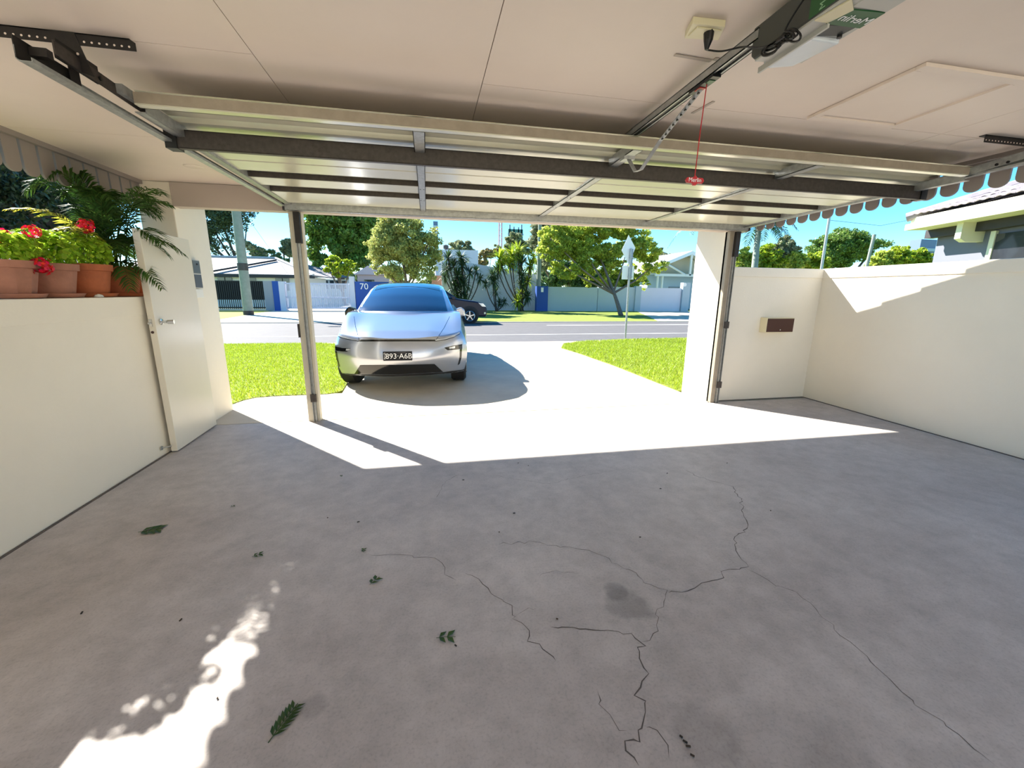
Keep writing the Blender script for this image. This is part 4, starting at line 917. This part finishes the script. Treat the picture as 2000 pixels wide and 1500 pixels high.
for px in (949, 998):
    a = G(px, 603); t = thing('garden_light', 'small black garden spotlight on the far lawn, ' + ('left one' if px < 970 else 'right one'), 'light', a)
    part('stake', MB().tube([a, a+Vector((0,0,.2))], .02, 6), blackp, t); part('head', MB().tube([a+Vector((-.1,0,.22)), a+Vector((.1,0,.27))], .07, 10), blackp, t)
# ============================================================ HOUSES
# left tiled house
def tilemat(name, c1, sc_):
    m = mat(name, c1, .75, noise=(3, .15)); t = m.node_tree; n = t.nodes; L = t.links
    tc = n.new('ShaderNodeTexCoord'); wv_ = n.new('ShaderNodeTexBrick'); wv_.inputs['Scale'].default_value = sc_
    wv_.inputs['Color1'].default_value = (1,1,1,1); wv_.inputs['Color2'].default_value = (.85,.85,.85,1); wv_.inputs['Mortar'].default_value = (.3,.3,.3,1); wv_.inputs['Mortar Size'].default_value = .03; wv_.inputs['Brick Width'].default_value = .5
    L.new(tc.outputs['Object'], wv_.inputs['Vector']); mx = n.new('ShaderNodeMixRGB'); mx.blend_type = 'MULTIPLY'; mx.inputs[0].default_value = 1
    p = n['Principled BSDF']; src = p.inputs['Base Color'].links[0].from_socket; L.new(src, mx.inputs[1]); L.new(wv_.outputs['Color'], mx.inputs[2]); L.new(mx.outputs[0], p.inputs['Base Color'])
    return m
tile_far = tilemat('far_roof_tiles', s(170, 162, 160), 1.1)
h1 = thing('tiled_house', 'low house with pale tiled hip roof behind the black fence', 'house', (-17, 44, 0))
Yh = 42; eL, eR = AY(380, 536, Yh), AY(612, 535, Yh); ze = eL.z; rdg = AY(538, 507, Yh+5)
def slab_roof(name, e0, e1, r0, r1, parent, m_=None):
    return part(name, MB().prism([e0, e1, r1, r0], (0, 0, .12)), m_ or tile_far, parent)
xL = eL.x; xR = eR.x; rz_ = rdg.z; rx = rdg.x
ff = (xL-6, Yh, ze); fr = (xR, Yh, ze)
slab_roof('roof_slope', ff, fr, (xL-6, Yh+5, rz_), (rx, Yh+5, rz_), h1); slab_roof('roof_slope', fr, (xR, Yh+9.5, ze), (rx, Yh+5, rz_), (rx, Yh+6, rz_), h1)
part('ridge_cap', MB().tube([(xR, Yh, ze+.12), (rx, Yh+5, rz_+.15)], .13, 6), tile_m, h1); part('ridge_cap', MB().tube([(xL-6, Yh+5, rz_+.15), (rx, Yh+5, rz_+.15)], .13, 6), tile_m, h1)
hl, hr = AY(415, 531, Yh), AY(540, 510, Yh+4)
part('valley_line', MB().tube([hl+Vector((0, -.02, .05)), hr+Vector((0,0,.1))], .09, 6), fascia_dk, h1)
part('gutter', box((xL-6, Yh-.15, ze-.18), (xR+.1, Yh, ze+.04)), fascia_dk, h1); part('wall', box((xL-6, Yh+.6, -.1), (xR-.6, Yh+7.5, ze)), white_m, h1)
for p in (440, 487, 552):
    a = AY(p, 545, Yh+.58); wf = part('window', box((a.x-.6, Yh+.5, ze-1.3), (a.x+.55, Yh+.62, ze-.2)), win_m, h1); part('pane_bar', box((a.x-.03, Yh+.47, ze-1.3), (a.x+.03, Yh+.5, ze-.2)), fascia_dk, wf)
h2 = thing('low_wing_house', 'long low house with grey roof and many windows behind the white gate', 'house', (-7, 53, 0))
Y2 = 53; a, b = AY(606, 524, Y2), AY(690, 545, Y2); zz = AY(640, 545, Y2).z
part('roof', MB().prism([AY(585, 541, Y2), AY(682, 544, Y2), AY(655, 533, Y2+5), AY(600, 519, Y2+5)], (0, 0, .15)), tile_far, h2)
xa, xb = AY(585, 550, Y2).x, AY(678, 550, Y2).x
part('wall', box((xa, Y2+.5, -.1), (xb, Y2+6, zz)), white_m, h2)
for k in range(7):
    x = xa+.5+(xb-xa-.5)*k/7; wf = part('window', box((x, Y2+.45, zz-1.1), (x+.45, Y2+.52, zz-.15)), win_m, h2); part('window_frame', box((x-.05, Y2+.44, zz-.15), (x+.5, Y2+.5, zz-.08)), white_m, wf)
h3 = thing('pink_house', 'small pink gabled house above the blue number wall', 'house', (-4, 55, 0))
Y3 = 55; a, b, c = AY(690, 536, Y3), AY(742, 530, Y3), AY(718, 519, Y3)
part('wall', box((a.x+.4, Y3+.3, -.1), (b.x+1, Y3+5, b.z-.1)), pink, h3); part('roof', MB().prism([(a.x, Y3, a.z), (c.x, Y3, c.z), (b.x+1.5, Y3, c.z), (b.x+1.5, Y3, a.z)], (0, 6, 0)), mat('pink_tile', s(226, 196, 190), .8), h3)
part('window', box((a.x+1.2, Y3+.22, 1.9), (a.x+2.4, Y3+.32, 2.8)), win_m, h3)
h4 = thing('white_modern_house', 'white flat-roofed house with dark slot windows behind the tall wall', 'house', (6, 48, 0))
Y4 = 48; a, b = AY(850, 500, Y4), AY(934, 520, Y4); c = AY(858, 487, Y4)
part('upper_wall', MB().prism([(a.x, Y4, -.1), (b.x, Y4, -.1), (b.x, Y4, AY(934, 489, Y4).z), (c.x, Y4, c.z), (a.x, Y4, c.z-.8)], (0, 7, 0)), far_white, h4)
for p in (505, 515): q0, q1 = AY(857, p, Y4), AY(868, p+2.5, Y4); part('window', box((q0.x, Y4-.05, q1.z), (q1.x, Y4+.05, q0.z)), win_m, h4)
q0, q1 = AY(911, 504, Y4), AY(916, 519, Y4); part('garage_panel', box((q0.x, Y4-.05, q1.z), (q1.x, Y4+.05, q0.z)), cream, h4)
a = AY(871, 484, Y4+2); part('roof_vent', MB().lathe([(.15, -1), (.15, -.2), (.3, -.1), (.3, .25), (.05, .35)], a, 14), galv_dk, h4)
h5 = thing('gabled_house', 'white gabled house with open roof truss at the right of the street', 'house', (20, 38, 0))
Y5 = 38; e0 = AY(1262, 534, Y5); pk = AY(1352, 497, Y5); e1 = AY(1345, 538, Y5); xe = 2*pk.x-e0.x
part('roof', MB().prism([e0, pk, (xe, Y5, e0.z), (xe, Y5, e0.z+.3), pk+Vector((0,0,.35)), e0+Vector((0,0,.3))], (0, 8, 0)), mat('white_sheet_roof', s(232, 236, 240), .5), h5)
part('gable_infill', MB().prism([e0+Vector((.6,.9,0)), pk+Vector((0,.9,-.1)), (xe-.6, Y5+.9, e0.z)], (0, .1, 0)), mat('tan_board', s(176, 168, 150), .8), h5)
part('truss_tie', box((e0.x+1.0, Y5, e1.z-.12), (xe, Y5+.15, e1.z+.12)), white_m, h5)
for x0, x1 in ((pk.x-2.4, pk.x-.4), (pk.x+2.4, pk.x+.4)): part('truss_web', MB().tube([(x0, Y5+.08, pk.z-(pk.x-min(x0, 2*pk.x-x0))*(pk.z-e0.z)/(pk.x-e0.x)-.1), (x1, Y5+.08, e1.z)], .1, 6), white_m, h5)
part('king_post', box((pk.x-.1, Y5, e1.z), (pk.x+.1, Y5+.15, pk.z)), white_m, h5)
part('wall', box((e0.x+.9, Y5+1.2, -.1), (xe-.9, Y5+7, e0.z)), far_grey, h5)
for x in (e0.x+1.4, e0.x+1.9): part('column', MB().tube([(x, Y5+.2, 0), (x, Y5+.2, e1.z)], .1, 10), white_m, h5)
part('door', box((pk.x-1.5, Y5+1.1, 0), (pk.x+.2, Y5+1.25, 2.2)), mat('dark_grey_door', s(120, 132, 140), .6), h5); part('door', box((pk.x+.6, Y5+1.1, 0), (pk.x+2.6, Y5+1.25, 2.2)), far_grey, h5)
# neighbour house at right: eave line rotated 17 degrees
nh = thing('neighbour_house', 'grey-walled neighbouring house with cream gutter and tiled roof over the right wall', 'house', (11, 4, 0))
c0 = G(1769, 452, 2.82); ua = math.radians(17); u = Vector((-math.sin(ua), -math.cos(ua), 0)); vv = Vector((math.cos(ua), -math.sin(ua), 0)); UP = Vector((0,0,1))
def N(a, b, z): return Vector((c0.x, c0.y, 0))+u*a+vv*b+UP*z
def nbox(a0, a1, b0, b1, z0, z1):
    mb = MB(); return mb.add([N(a0,b0,z0),N(a1,b0,z0),N(a1,b1,z0),N(a0,b1,z0),N(a0,b0,z1),N(a1,b0,z1),N(a1,b1,z1),N(a0,b1,z1)], [(0,3,2,1),(4,5,6,7),(0,1,5,4),(1,2,6,5),(2,3,7,6),(3,0,4,7)])
part('gutter', nbox(-.05, 12, 0, .12, 2.84, 2.96), gutter_m, nh, bevel=.01); part('fascia_board', nbox(0, 12, .06, .12, 2.94, 3.08), gutter_m, nh)
part('soffit', nbox(.0, 12, .1, 1.0, 2.84, 2.86), gutter_m, nh)
part('eave_beam', nbox(-.05, 12, .42, .58, 2.68, 2.84), fascia_dk, nh)
part('wall', nbox(.05, 12, .6, 6, -.1, 2.84), neigh_w, nh)
for a in (.9, 3.6): part('outrigger', MB().prism([N(a, .2, 2.84), N(a, .2, 2.56), N(a, .3, 2.50), N(a, .6, 2.5), N(a, .6, 2.84)], u*.12), gutter_m, nh)
part('window_post', nbox(1.18, 1.27, .55, .62, 1.0, 2.66), gutter_m, nh); wn = part('window', nbox(1.27, 3.4, .57, .62, 1.5, 2.6), win_m, nh); part('window_sill', nbox(1.27, 3.4, .53, .62, 1.42, 1.5), gutter_m, wn)
part('roof_deck', MB().prism([N(-.0, .1, 3.02), N(12, .1, 3.02), N(12, 3.6, 4.35), N(3.6, 3.6, 4.35)], (0, 0, .03)), tile_dk, nh)
tf = None; rr = 0
tilt = math.atan2(1.33, 3.5)
for j in range(10):
    for i in range(22):
        a = .05+j*.34+i*.33; b = .02+j*.34
        if a > 7.0: break
        ctr = N(a+.15, b+.18, 3.06+(b+.18)*.38+.035)
        R3 = Matrix((u, vv, UP)).transposed() @ Matrix.Rotation(tilt-.07, 3, 'X')
        if tf is None:
            mb = MB(); P = [[Vector(ctr)+R3@Vector((x, y_, .028*abs(math.sin(x/.32*PI*2+.3))+.0)) for y_ in (-.19, .19)] for x in np.linspace(-.158, .158, 9)]
            mb.grid(P); tf = part('roof_tile', mb, tile_dk, nh, solid=.018); tc0 = Vector(ctr); tl0 = tf.location.copy()
        else: instance(tf, nh, tl0+(Vector(ctr)-tc0)+Vector((0,0,random.uniform(-.006,.006))))
part('roof_ridge', MB().tube([N(-.05, .0, 3.1), N(3.6, 3.5, 4.48)], .09, 8), tile_dk, nh)
# left neighbour: white wall + hedge
a = AX(0, 447, -3.75)
solo('left_boundary_wall', box((-3.95, -4, -.1), (-3.75, 5.7, a.z)), far_white, 'white boundary wall seen behind the potted geraniums', 'wall')
# unseen wall added behind the camera to bounce sunlight into the carport
struct('bounce_wall', box((-3.4, -9.3, 0), (8, -9.0, 3.2)), wall_m)
# ============================================================ TREES
def cloud(blobs, n, size, squash=1.0, clump=0):
    B = np.array(blobs, float); vol = (B[:,3]*B[:,4]*B[:,5])**.67
    m = clump or max(30, len(B)*14); idx = RNG.choice(len(B), m, p=vol/vol.sum())
    d = RNG.normal(0, 1, (m, 3)); d /= np.linalg.norm(d, axis=1)[:, None]; rad = RNG.uniform(.25, 1.12, m)**.6
    C = B[idx, :3]+d*B[idx, 3:6]*rad[:, None]; cr = B[idx, 3:6].mean(1)*RNG.uniform(.16, .38, m)
    ci = RNG.choice(m, n, p=cr**2/(cr**2).sum()); g = RNG.normal(0, 1, (n, 3)); g /= np.linalg.norm(g, axis=1)[:, None]
    c = C[ci]+g*cr[ci][:, None]*(RNG.uniform(.1, 1.15, n)**.6)[:, None]*np.array([1.15, 1.15, .75])
    t = RNG.normal(0, 1, (n, 3)); t /= np.linalg.norm(t, axis=1)[:, None]; b = np.cross(t, RNG.normal(0, 1, (n, 3))); b /= np.linalg.norm(b, axis=1)[:, None]
    sz = size*.78*RNG.uniform(.6, 1.3, n)[:, None]; V = np.zeros((n, 4, 3)); V[:, 0] = c-t*sz; V[:, 1] = c+b*sz*.5*squash; V[:, 2] = c+t*sz; V[:, 3] = c-b*sz*.5*squash
    return V.reshape(-1, 3)
def tree(name, label, base, blobs, n, size, lm, trunk=None, tr=.2, bm_=bark, cat='tree', group=None, branches=5, clump=0, squash=1.0):
    t = thing(name, label, cat, base, group); base = Vector(base)
    top = Vector((sum(b[0] for b in blobs)/len(blobs), sum(b[1] for b in blobs)/len(blobs), sum(b[2] for b in blobs)/len(blobs)))
    part('trunk', MB().tube(bez([base, base.lerp(top, .35)+Vector((random.uniform(-.2,.2), 0, 0)), top], 5), [tr*(1-.7*k/10) for k in range(11)], 8), bm_, t, smooth=True)
    fk = base.lerp(top, .35)
    for b in random.sample(blobs, min(branches, len(blobs))):
        e = Vector(b[:3]); part('branch', MB().tube([fk, fk.lerp(e, .5)+Vector((0,0,-.2)), e], [tr*.5, tr*.35, tr*.12], 6), bm_, t, smooth=True)
    fast('foliage', cloud(blobs, n, size, squash, clump), 4, lm, t)
    return t
def pb(px, py, rpx, Y, ry=None, sy=1.0, dy=0):      # blob from the photo: centre px, radius px at distance Y
    c = AY(px, py, Y+dy); r = rpx*(Y+dy)/F_PX*.98; return (c.x, c.y, c.z, r, ry or r, r*sy)
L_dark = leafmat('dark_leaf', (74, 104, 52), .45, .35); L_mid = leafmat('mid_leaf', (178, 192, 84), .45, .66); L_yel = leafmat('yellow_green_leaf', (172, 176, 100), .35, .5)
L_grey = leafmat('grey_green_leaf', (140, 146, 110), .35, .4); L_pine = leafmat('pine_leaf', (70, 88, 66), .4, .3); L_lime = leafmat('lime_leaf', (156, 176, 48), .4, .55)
g0 = G(478, 610)
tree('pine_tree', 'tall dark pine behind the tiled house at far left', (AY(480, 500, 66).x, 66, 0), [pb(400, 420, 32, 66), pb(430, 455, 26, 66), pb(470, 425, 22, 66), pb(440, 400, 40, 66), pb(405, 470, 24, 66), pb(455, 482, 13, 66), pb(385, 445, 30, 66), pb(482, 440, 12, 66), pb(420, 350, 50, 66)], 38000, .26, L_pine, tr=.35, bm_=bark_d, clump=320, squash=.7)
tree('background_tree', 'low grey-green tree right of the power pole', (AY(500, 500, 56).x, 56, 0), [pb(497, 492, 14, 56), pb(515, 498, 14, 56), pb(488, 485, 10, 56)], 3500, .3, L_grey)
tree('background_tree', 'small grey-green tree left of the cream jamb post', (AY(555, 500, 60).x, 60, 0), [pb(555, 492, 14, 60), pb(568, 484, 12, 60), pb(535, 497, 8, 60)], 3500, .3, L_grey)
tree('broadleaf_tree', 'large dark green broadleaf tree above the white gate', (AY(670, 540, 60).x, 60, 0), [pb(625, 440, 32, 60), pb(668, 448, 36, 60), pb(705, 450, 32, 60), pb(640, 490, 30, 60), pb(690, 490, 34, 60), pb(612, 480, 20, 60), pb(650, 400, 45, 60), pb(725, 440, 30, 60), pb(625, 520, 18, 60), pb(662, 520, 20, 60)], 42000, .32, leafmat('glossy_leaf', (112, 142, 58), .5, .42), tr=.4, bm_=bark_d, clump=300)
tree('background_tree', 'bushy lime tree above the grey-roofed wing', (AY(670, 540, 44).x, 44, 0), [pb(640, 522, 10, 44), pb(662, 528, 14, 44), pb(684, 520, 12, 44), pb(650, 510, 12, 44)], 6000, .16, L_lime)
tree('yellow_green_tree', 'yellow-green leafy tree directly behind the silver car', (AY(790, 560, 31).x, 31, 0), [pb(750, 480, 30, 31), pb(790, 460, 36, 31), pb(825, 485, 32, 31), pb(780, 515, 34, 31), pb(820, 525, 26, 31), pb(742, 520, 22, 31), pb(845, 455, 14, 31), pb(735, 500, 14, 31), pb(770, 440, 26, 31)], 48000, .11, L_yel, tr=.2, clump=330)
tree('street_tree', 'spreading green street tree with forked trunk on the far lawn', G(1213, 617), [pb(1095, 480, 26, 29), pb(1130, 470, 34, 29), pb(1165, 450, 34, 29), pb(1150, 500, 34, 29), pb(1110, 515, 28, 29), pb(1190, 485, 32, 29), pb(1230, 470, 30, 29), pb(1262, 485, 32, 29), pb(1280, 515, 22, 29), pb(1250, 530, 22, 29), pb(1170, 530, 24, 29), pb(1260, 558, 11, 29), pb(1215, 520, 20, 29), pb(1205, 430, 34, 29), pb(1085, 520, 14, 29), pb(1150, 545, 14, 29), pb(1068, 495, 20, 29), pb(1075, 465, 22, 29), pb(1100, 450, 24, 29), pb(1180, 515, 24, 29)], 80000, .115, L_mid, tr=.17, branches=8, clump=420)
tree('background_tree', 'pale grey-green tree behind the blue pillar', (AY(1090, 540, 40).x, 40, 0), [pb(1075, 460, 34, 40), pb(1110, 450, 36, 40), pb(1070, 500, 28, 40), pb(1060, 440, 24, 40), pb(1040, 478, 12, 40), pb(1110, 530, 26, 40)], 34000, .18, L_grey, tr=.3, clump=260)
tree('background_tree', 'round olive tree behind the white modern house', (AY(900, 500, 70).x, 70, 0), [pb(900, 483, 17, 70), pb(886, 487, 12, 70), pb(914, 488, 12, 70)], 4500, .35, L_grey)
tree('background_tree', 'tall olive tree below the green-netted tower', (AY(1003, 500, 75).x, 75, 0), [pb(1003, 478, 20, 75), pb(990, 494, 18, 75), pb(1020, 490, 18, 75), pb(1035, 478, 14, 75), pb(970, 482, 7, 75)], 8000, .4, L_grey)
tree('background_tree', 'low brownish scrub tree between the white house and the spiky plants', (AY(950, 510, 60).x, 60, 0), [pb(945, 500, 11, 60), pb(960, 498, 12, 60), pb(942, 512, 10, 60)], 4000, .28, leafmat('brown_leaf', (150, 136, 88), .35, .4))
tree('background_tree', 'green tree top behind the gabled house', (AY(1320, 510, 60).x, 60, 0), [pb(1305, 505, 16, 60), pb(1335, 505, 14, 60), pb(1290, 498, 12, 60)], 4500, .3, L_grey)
tree('umbrella_tree', 'large dark spreading tree above the right boundary wall', (AY(1650, 520, 38).x, 38, 0), [pb(1650, 480, 41, 38, sy=.8), pb(1620, 490, 36, 38), pb(1690, 482, 36, 38, sy=.7), pb(1660, 462, 31, 38, sy=.6), pb(1600, 478, 23, 38, sy=.6), pb(1640, 505, 31, 38), pb(1712, 478, 20, 38, sy=.5), pb(1600, 505, 28, 38)], 52000, .15, leafmat('umbrella_leaf', (110, 138, 60), .45, .4), tr=.35, bm_=bark_d, clump=360)
i = 0
for px, py, r, c_ in ((1455, 505, 18, L_mid), (1500, 500, 22, L_lime), (1530, 480, 16, L_grey), (1545, 505, 20, L_mid), (1590, 510, 18, L_lime), (1720, 505, 16, L_mid), (1760, 500, 18, L_lime), (1800, 502, 17, L_lime)):
    labs = ['dark low shrub just right of the white pillar', 'lime shrub right of the palm trunk', 'thin grey twiggy tree behind the palm frond', 'green shrub between the palm and the galvanised pole', 'lime shrub just left of the galvanised pole', 'green shrub right of the short timber pole', 'feathery lime shrub above the middle of the right wall', 'feathery shrub just left of the neighbour house']
    tree('garden_shrub', labs[i], (AY(px, 520, 24).x, 24+i*.3, 0), [pb(px, py+1, r*1.2, 24), pb(px-r*.9, py+10, r*.9, 24), pb(px+r*.9, py+9, r*.9, 24), pb(px, py+16, r*1.1, 24)], 9000, .12, c_, tr=.06, cat='shrub', branches=2, clump=110); i += 1
tree('garden_shrub', 'dark bushes showing over the low grey wall left of the street tree', (AY(1130, 540, 37).x, 37, 0), [pb(1090, 545, 20, 37), pb(1125, 540, 24, 37), pb(1160, 545, 22, 37), pb(1100, 525, 20, 37)], 16000, .15, L_dark, tr=.12, bm_=bark_d, cat='shrub', clump=160)
tree('garden_shrub', 'green bushes showing over the low wall right of the street tree trunk', (AY(1220, 545, 35).x, 35.5, 0), [pb(1195, 548, 18, 35), pb(1225, 545, 20, 35), pb(1250, 545, 14, 35)], 10000, .14, L_mid, tr=.1, cat='shrub', clump=120)
DTL = ['behind the left pillar edge and tiled house', 'behind the tiled house right of the power pole', 'behind the cream jamb post at left', 'behind the grey-roofed wing house', 'behind the yellow-green tree, left side', 'behind the brick wall end', 'behind the right side of the white modern house', 'behind the small sparse yucca', 'behind the wooden pole and blue pillar', 'behind the left half of the street tree', 'behind the road sign and street tree trunk', 'behind the gabled house', 'behind the white front pillar', 'behind the coconut palm trunk', 'behind the thin galvanised pole', 'behind the umbrella tree on its right', 'behind the shrubs above the right wall']
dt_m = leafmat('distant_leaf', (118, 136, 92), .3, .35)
for k_, px in enumerate((415, 500, 590, 690, 760, 860, 935, 985, 1060, 1140, 1230, 1310, 1420, 1500, 1590, 1680, 1760)):
    py = 545+random.uniform(-8, 6)
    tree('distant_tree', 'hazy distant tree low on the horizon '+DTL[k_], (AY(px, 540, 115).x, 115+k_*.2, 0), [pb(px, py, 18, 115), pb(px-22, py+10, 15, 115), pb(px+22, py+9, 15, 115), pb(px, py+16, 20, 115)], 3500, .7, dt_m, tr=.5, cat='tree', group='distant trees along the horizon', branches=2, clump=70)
# hedge at left
hx = -5.1
HB = [(hx, y_, z_, .8, .8, .75) for y_ in np.arange(3.4, 7.6, .7) for z_ in (.8, 1.6, 2.4, 3.0)]
hd_ = thing('tall_hedge', 'tall dark hedge behind the left boundary wall', 'hedge', (hx, 5.4, -.12)); fast('foliage', cloud(HB, 130000, .038, clump=700), 4, leafmat('hedge_leaf', (50, 72, 44), .5, .25), hd_)
part('inner_twigs', box((hx-.3, 3.0, -.12), (hx+.3, 7.8, 2.9)), bark_d, hd_)
# palms in the distance
def bigpalm(name, label, base, top, L, n, m_, droop=.8, ll=.5):
    t = thing(name, label, 'palm tree', base); part('trunk', MB().tube([base, Vector(base).lerp(top, .5), top], [.22, .17, .14], 10), pole_g, t, smooth=True)
    for k in range(n): frond(top, k*2*PI/n+.2, L*random.uniform(.8, 1.1), L*random.uniform(.1, .45), L*droop*random.uniform(.5, 1.1), 26, ll, m_, t, lw=.035)
    return t
tp = AY(1482, 440, 20); bigpalm('coconut_palm', 'palm with dark drooping fronds behind the right end of the garage door', (AY(1478, 520, 20).x, 20, 0), tp, 2.2, 13, palm_l, .75, .55)
tp = AY(1330, 425, 26); bigpalm('coconut_palm', 'palm whose hanging fronds show left of the white pillar', (AY(1378, 520, 26).x, 26, 0), AY(1370, 425, 26), 3.0, 12, L_grey, .75, .55)
tp = AY(525, 505, 52); bigpalm('coconut_palm', 'small distant palm above the tiled roof beside the power pole', (tp.x, 52, 0), tp, 2.6, 12, palm_l, .35, .7)
# yucca clumps
def rosette(c, R_, m_, parent, n=80):
    mb = MB()
    for k in range(n):
        d = Vector((random.gauss(0,1), random.gauss(0,1), random.gauss(.25,.7))).normalized(); sd = d.cross(Vector((0,0,1))).normalized()*R_*.05
        e = Vector(c)+d*R_+Vector((0,0,-R_*.15)); m_i = Vector(c)+d*R_*.5+Vector((0,0,R_*.03))
        mb.add([Vector(c)-sd*.5, Vector(c)+sd*.5, m_i+sd, m_i-sd, e], [(0,1,2,3), (3,2,4)])
    part('leaf_rosette', mb, m_, parent, normals=False)
yu = leafmat('yucca_leaf', (64, 88, 56), .4, .3); yl = leafmat('bright_yucca_leaf', (150, 170, 50), .35, .45)
def yucca(label, bx, heads, Y, m_):
    b = G(bx, 603); b = Vector((AY(bx, 603, Y).x, Y, 0)); t = thing('yucca_plant', label, 'spiky plant', b)
    for k, (px, py, r) in enumerate(heads):
        h = AY(px, py, Y+random.uniform(-.3, .3)); b2 = b+Vector((random.uniform(-.25,.25), 0, 0))
        part('stem', MB().tube(bez([b2, b2.lerp(h, .5)+Vector(((h.x-b.x)*.12, 0, -.1)), h], 4), .045, 6), bark_d, t, smooth=True)
        rosette(h, r*Y/F_PX*1.75, m_[k % len(m_)], t)
yucca('left clump of dark spiky yuccas against the tall white wall', 908, [(875, 505, 13), (872, 525, 12), (868, 540, 10), (886, 520, 13), (900, 503, 14), (903, 520, 14), (893, 540, 14), (890, 560, 14), (905, 555, 15), (918, 532, 10), (930, 530, 10), (938, 545, 9), (893, 575, 14), (908, 580, 14), (900, 548, 14)], 32.5, [yu])
yucca('small sparse yucca between the two large clumps', 972, [(948, 555, 8), (965, 550, 13), (968, 570, 10), (975, 592, 9), (985, 590, 8), (962, 538, 12)], 32.4, [yu])
yucca('right clump of tall yuccas with bright yellow-green heads', 1018, [(975, 505, 16), (972, 528, 14), (1000, 500, 17), (1012, 492, 16), (1018, 515, 16), (1035, 520, 14), (1042, 502, 12), (1020, 540, 14), (1030, 550, 13), (1018, 575, 14), (1030, 580, 12), (980, 520, 15), (1012, 590, 13), (1020, 560, 13), (995, 515, 14)], 32.4, [yl, yu, yl])
# distant towers
def tower(name, label, x0, y0, x1, y1, Y, m_, cols):
    a, b = AY(x0, y0, Y), AY(x1, y1, Y); t = thing(name, label, 'tower', ((a.x+b.x)/2, Y, 0)); part('core', box((a.x, Y, 0), (b.x, Y+max(2, (b.x-a.x)*.5), a.z)), m_, t)
    nfl = max(3, int((a.z)/4)); fz = part('floor_slab', box((a.x-.3, Y-.5, a.z-4), (b.x+.3, Y, a.z-3)), cols, t)
    for k in range(1, min(10, nfl)): instance(fz, t, fz.location-Vector((0,0,k*4)))
    return t
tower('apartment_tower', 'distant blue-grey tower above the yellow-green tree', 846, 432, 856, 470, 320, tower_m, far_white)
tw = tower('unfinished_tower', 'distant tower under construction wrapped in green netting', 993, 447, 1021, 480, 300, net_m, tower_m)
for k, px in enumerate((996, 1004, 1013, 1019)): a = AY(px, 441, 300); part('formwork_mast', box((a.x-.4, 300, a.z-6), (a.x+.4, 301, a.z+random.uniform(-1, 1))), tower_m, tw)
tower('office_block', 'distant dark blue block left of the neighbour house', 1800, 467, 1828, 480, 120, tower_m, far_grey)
a, b = AY(978, 425, 280), AY(981, 480, 280); ct = thing('tower_crane', 'distant red and white crane mast left of the netted tower', 'crane', (a.x, 280, 0))
for dx, dy_ in ((-.9, 0), (.9, 0), (-.9, 1.8), (.9, 1.8)): part('mast_leg', box((a.x+dx-.2, 280+dy_-.2, 0), (a.x+dx+.2, 280+dy_+.2, a.z+6)), crane_m, ct)
for k in range(20): z_ = 8+k*3.2; part('lattice_bar', MB().tube([(a.x-.9, 280, z_), (a.x+.9, 280, z_+3.0)], .2, 4), whitetxt, ct)
part('jib', MB().box((a.x-6, 280, a.z+4), (a.x+30, 281.5, a.z+5.2)), crane_m, ct)
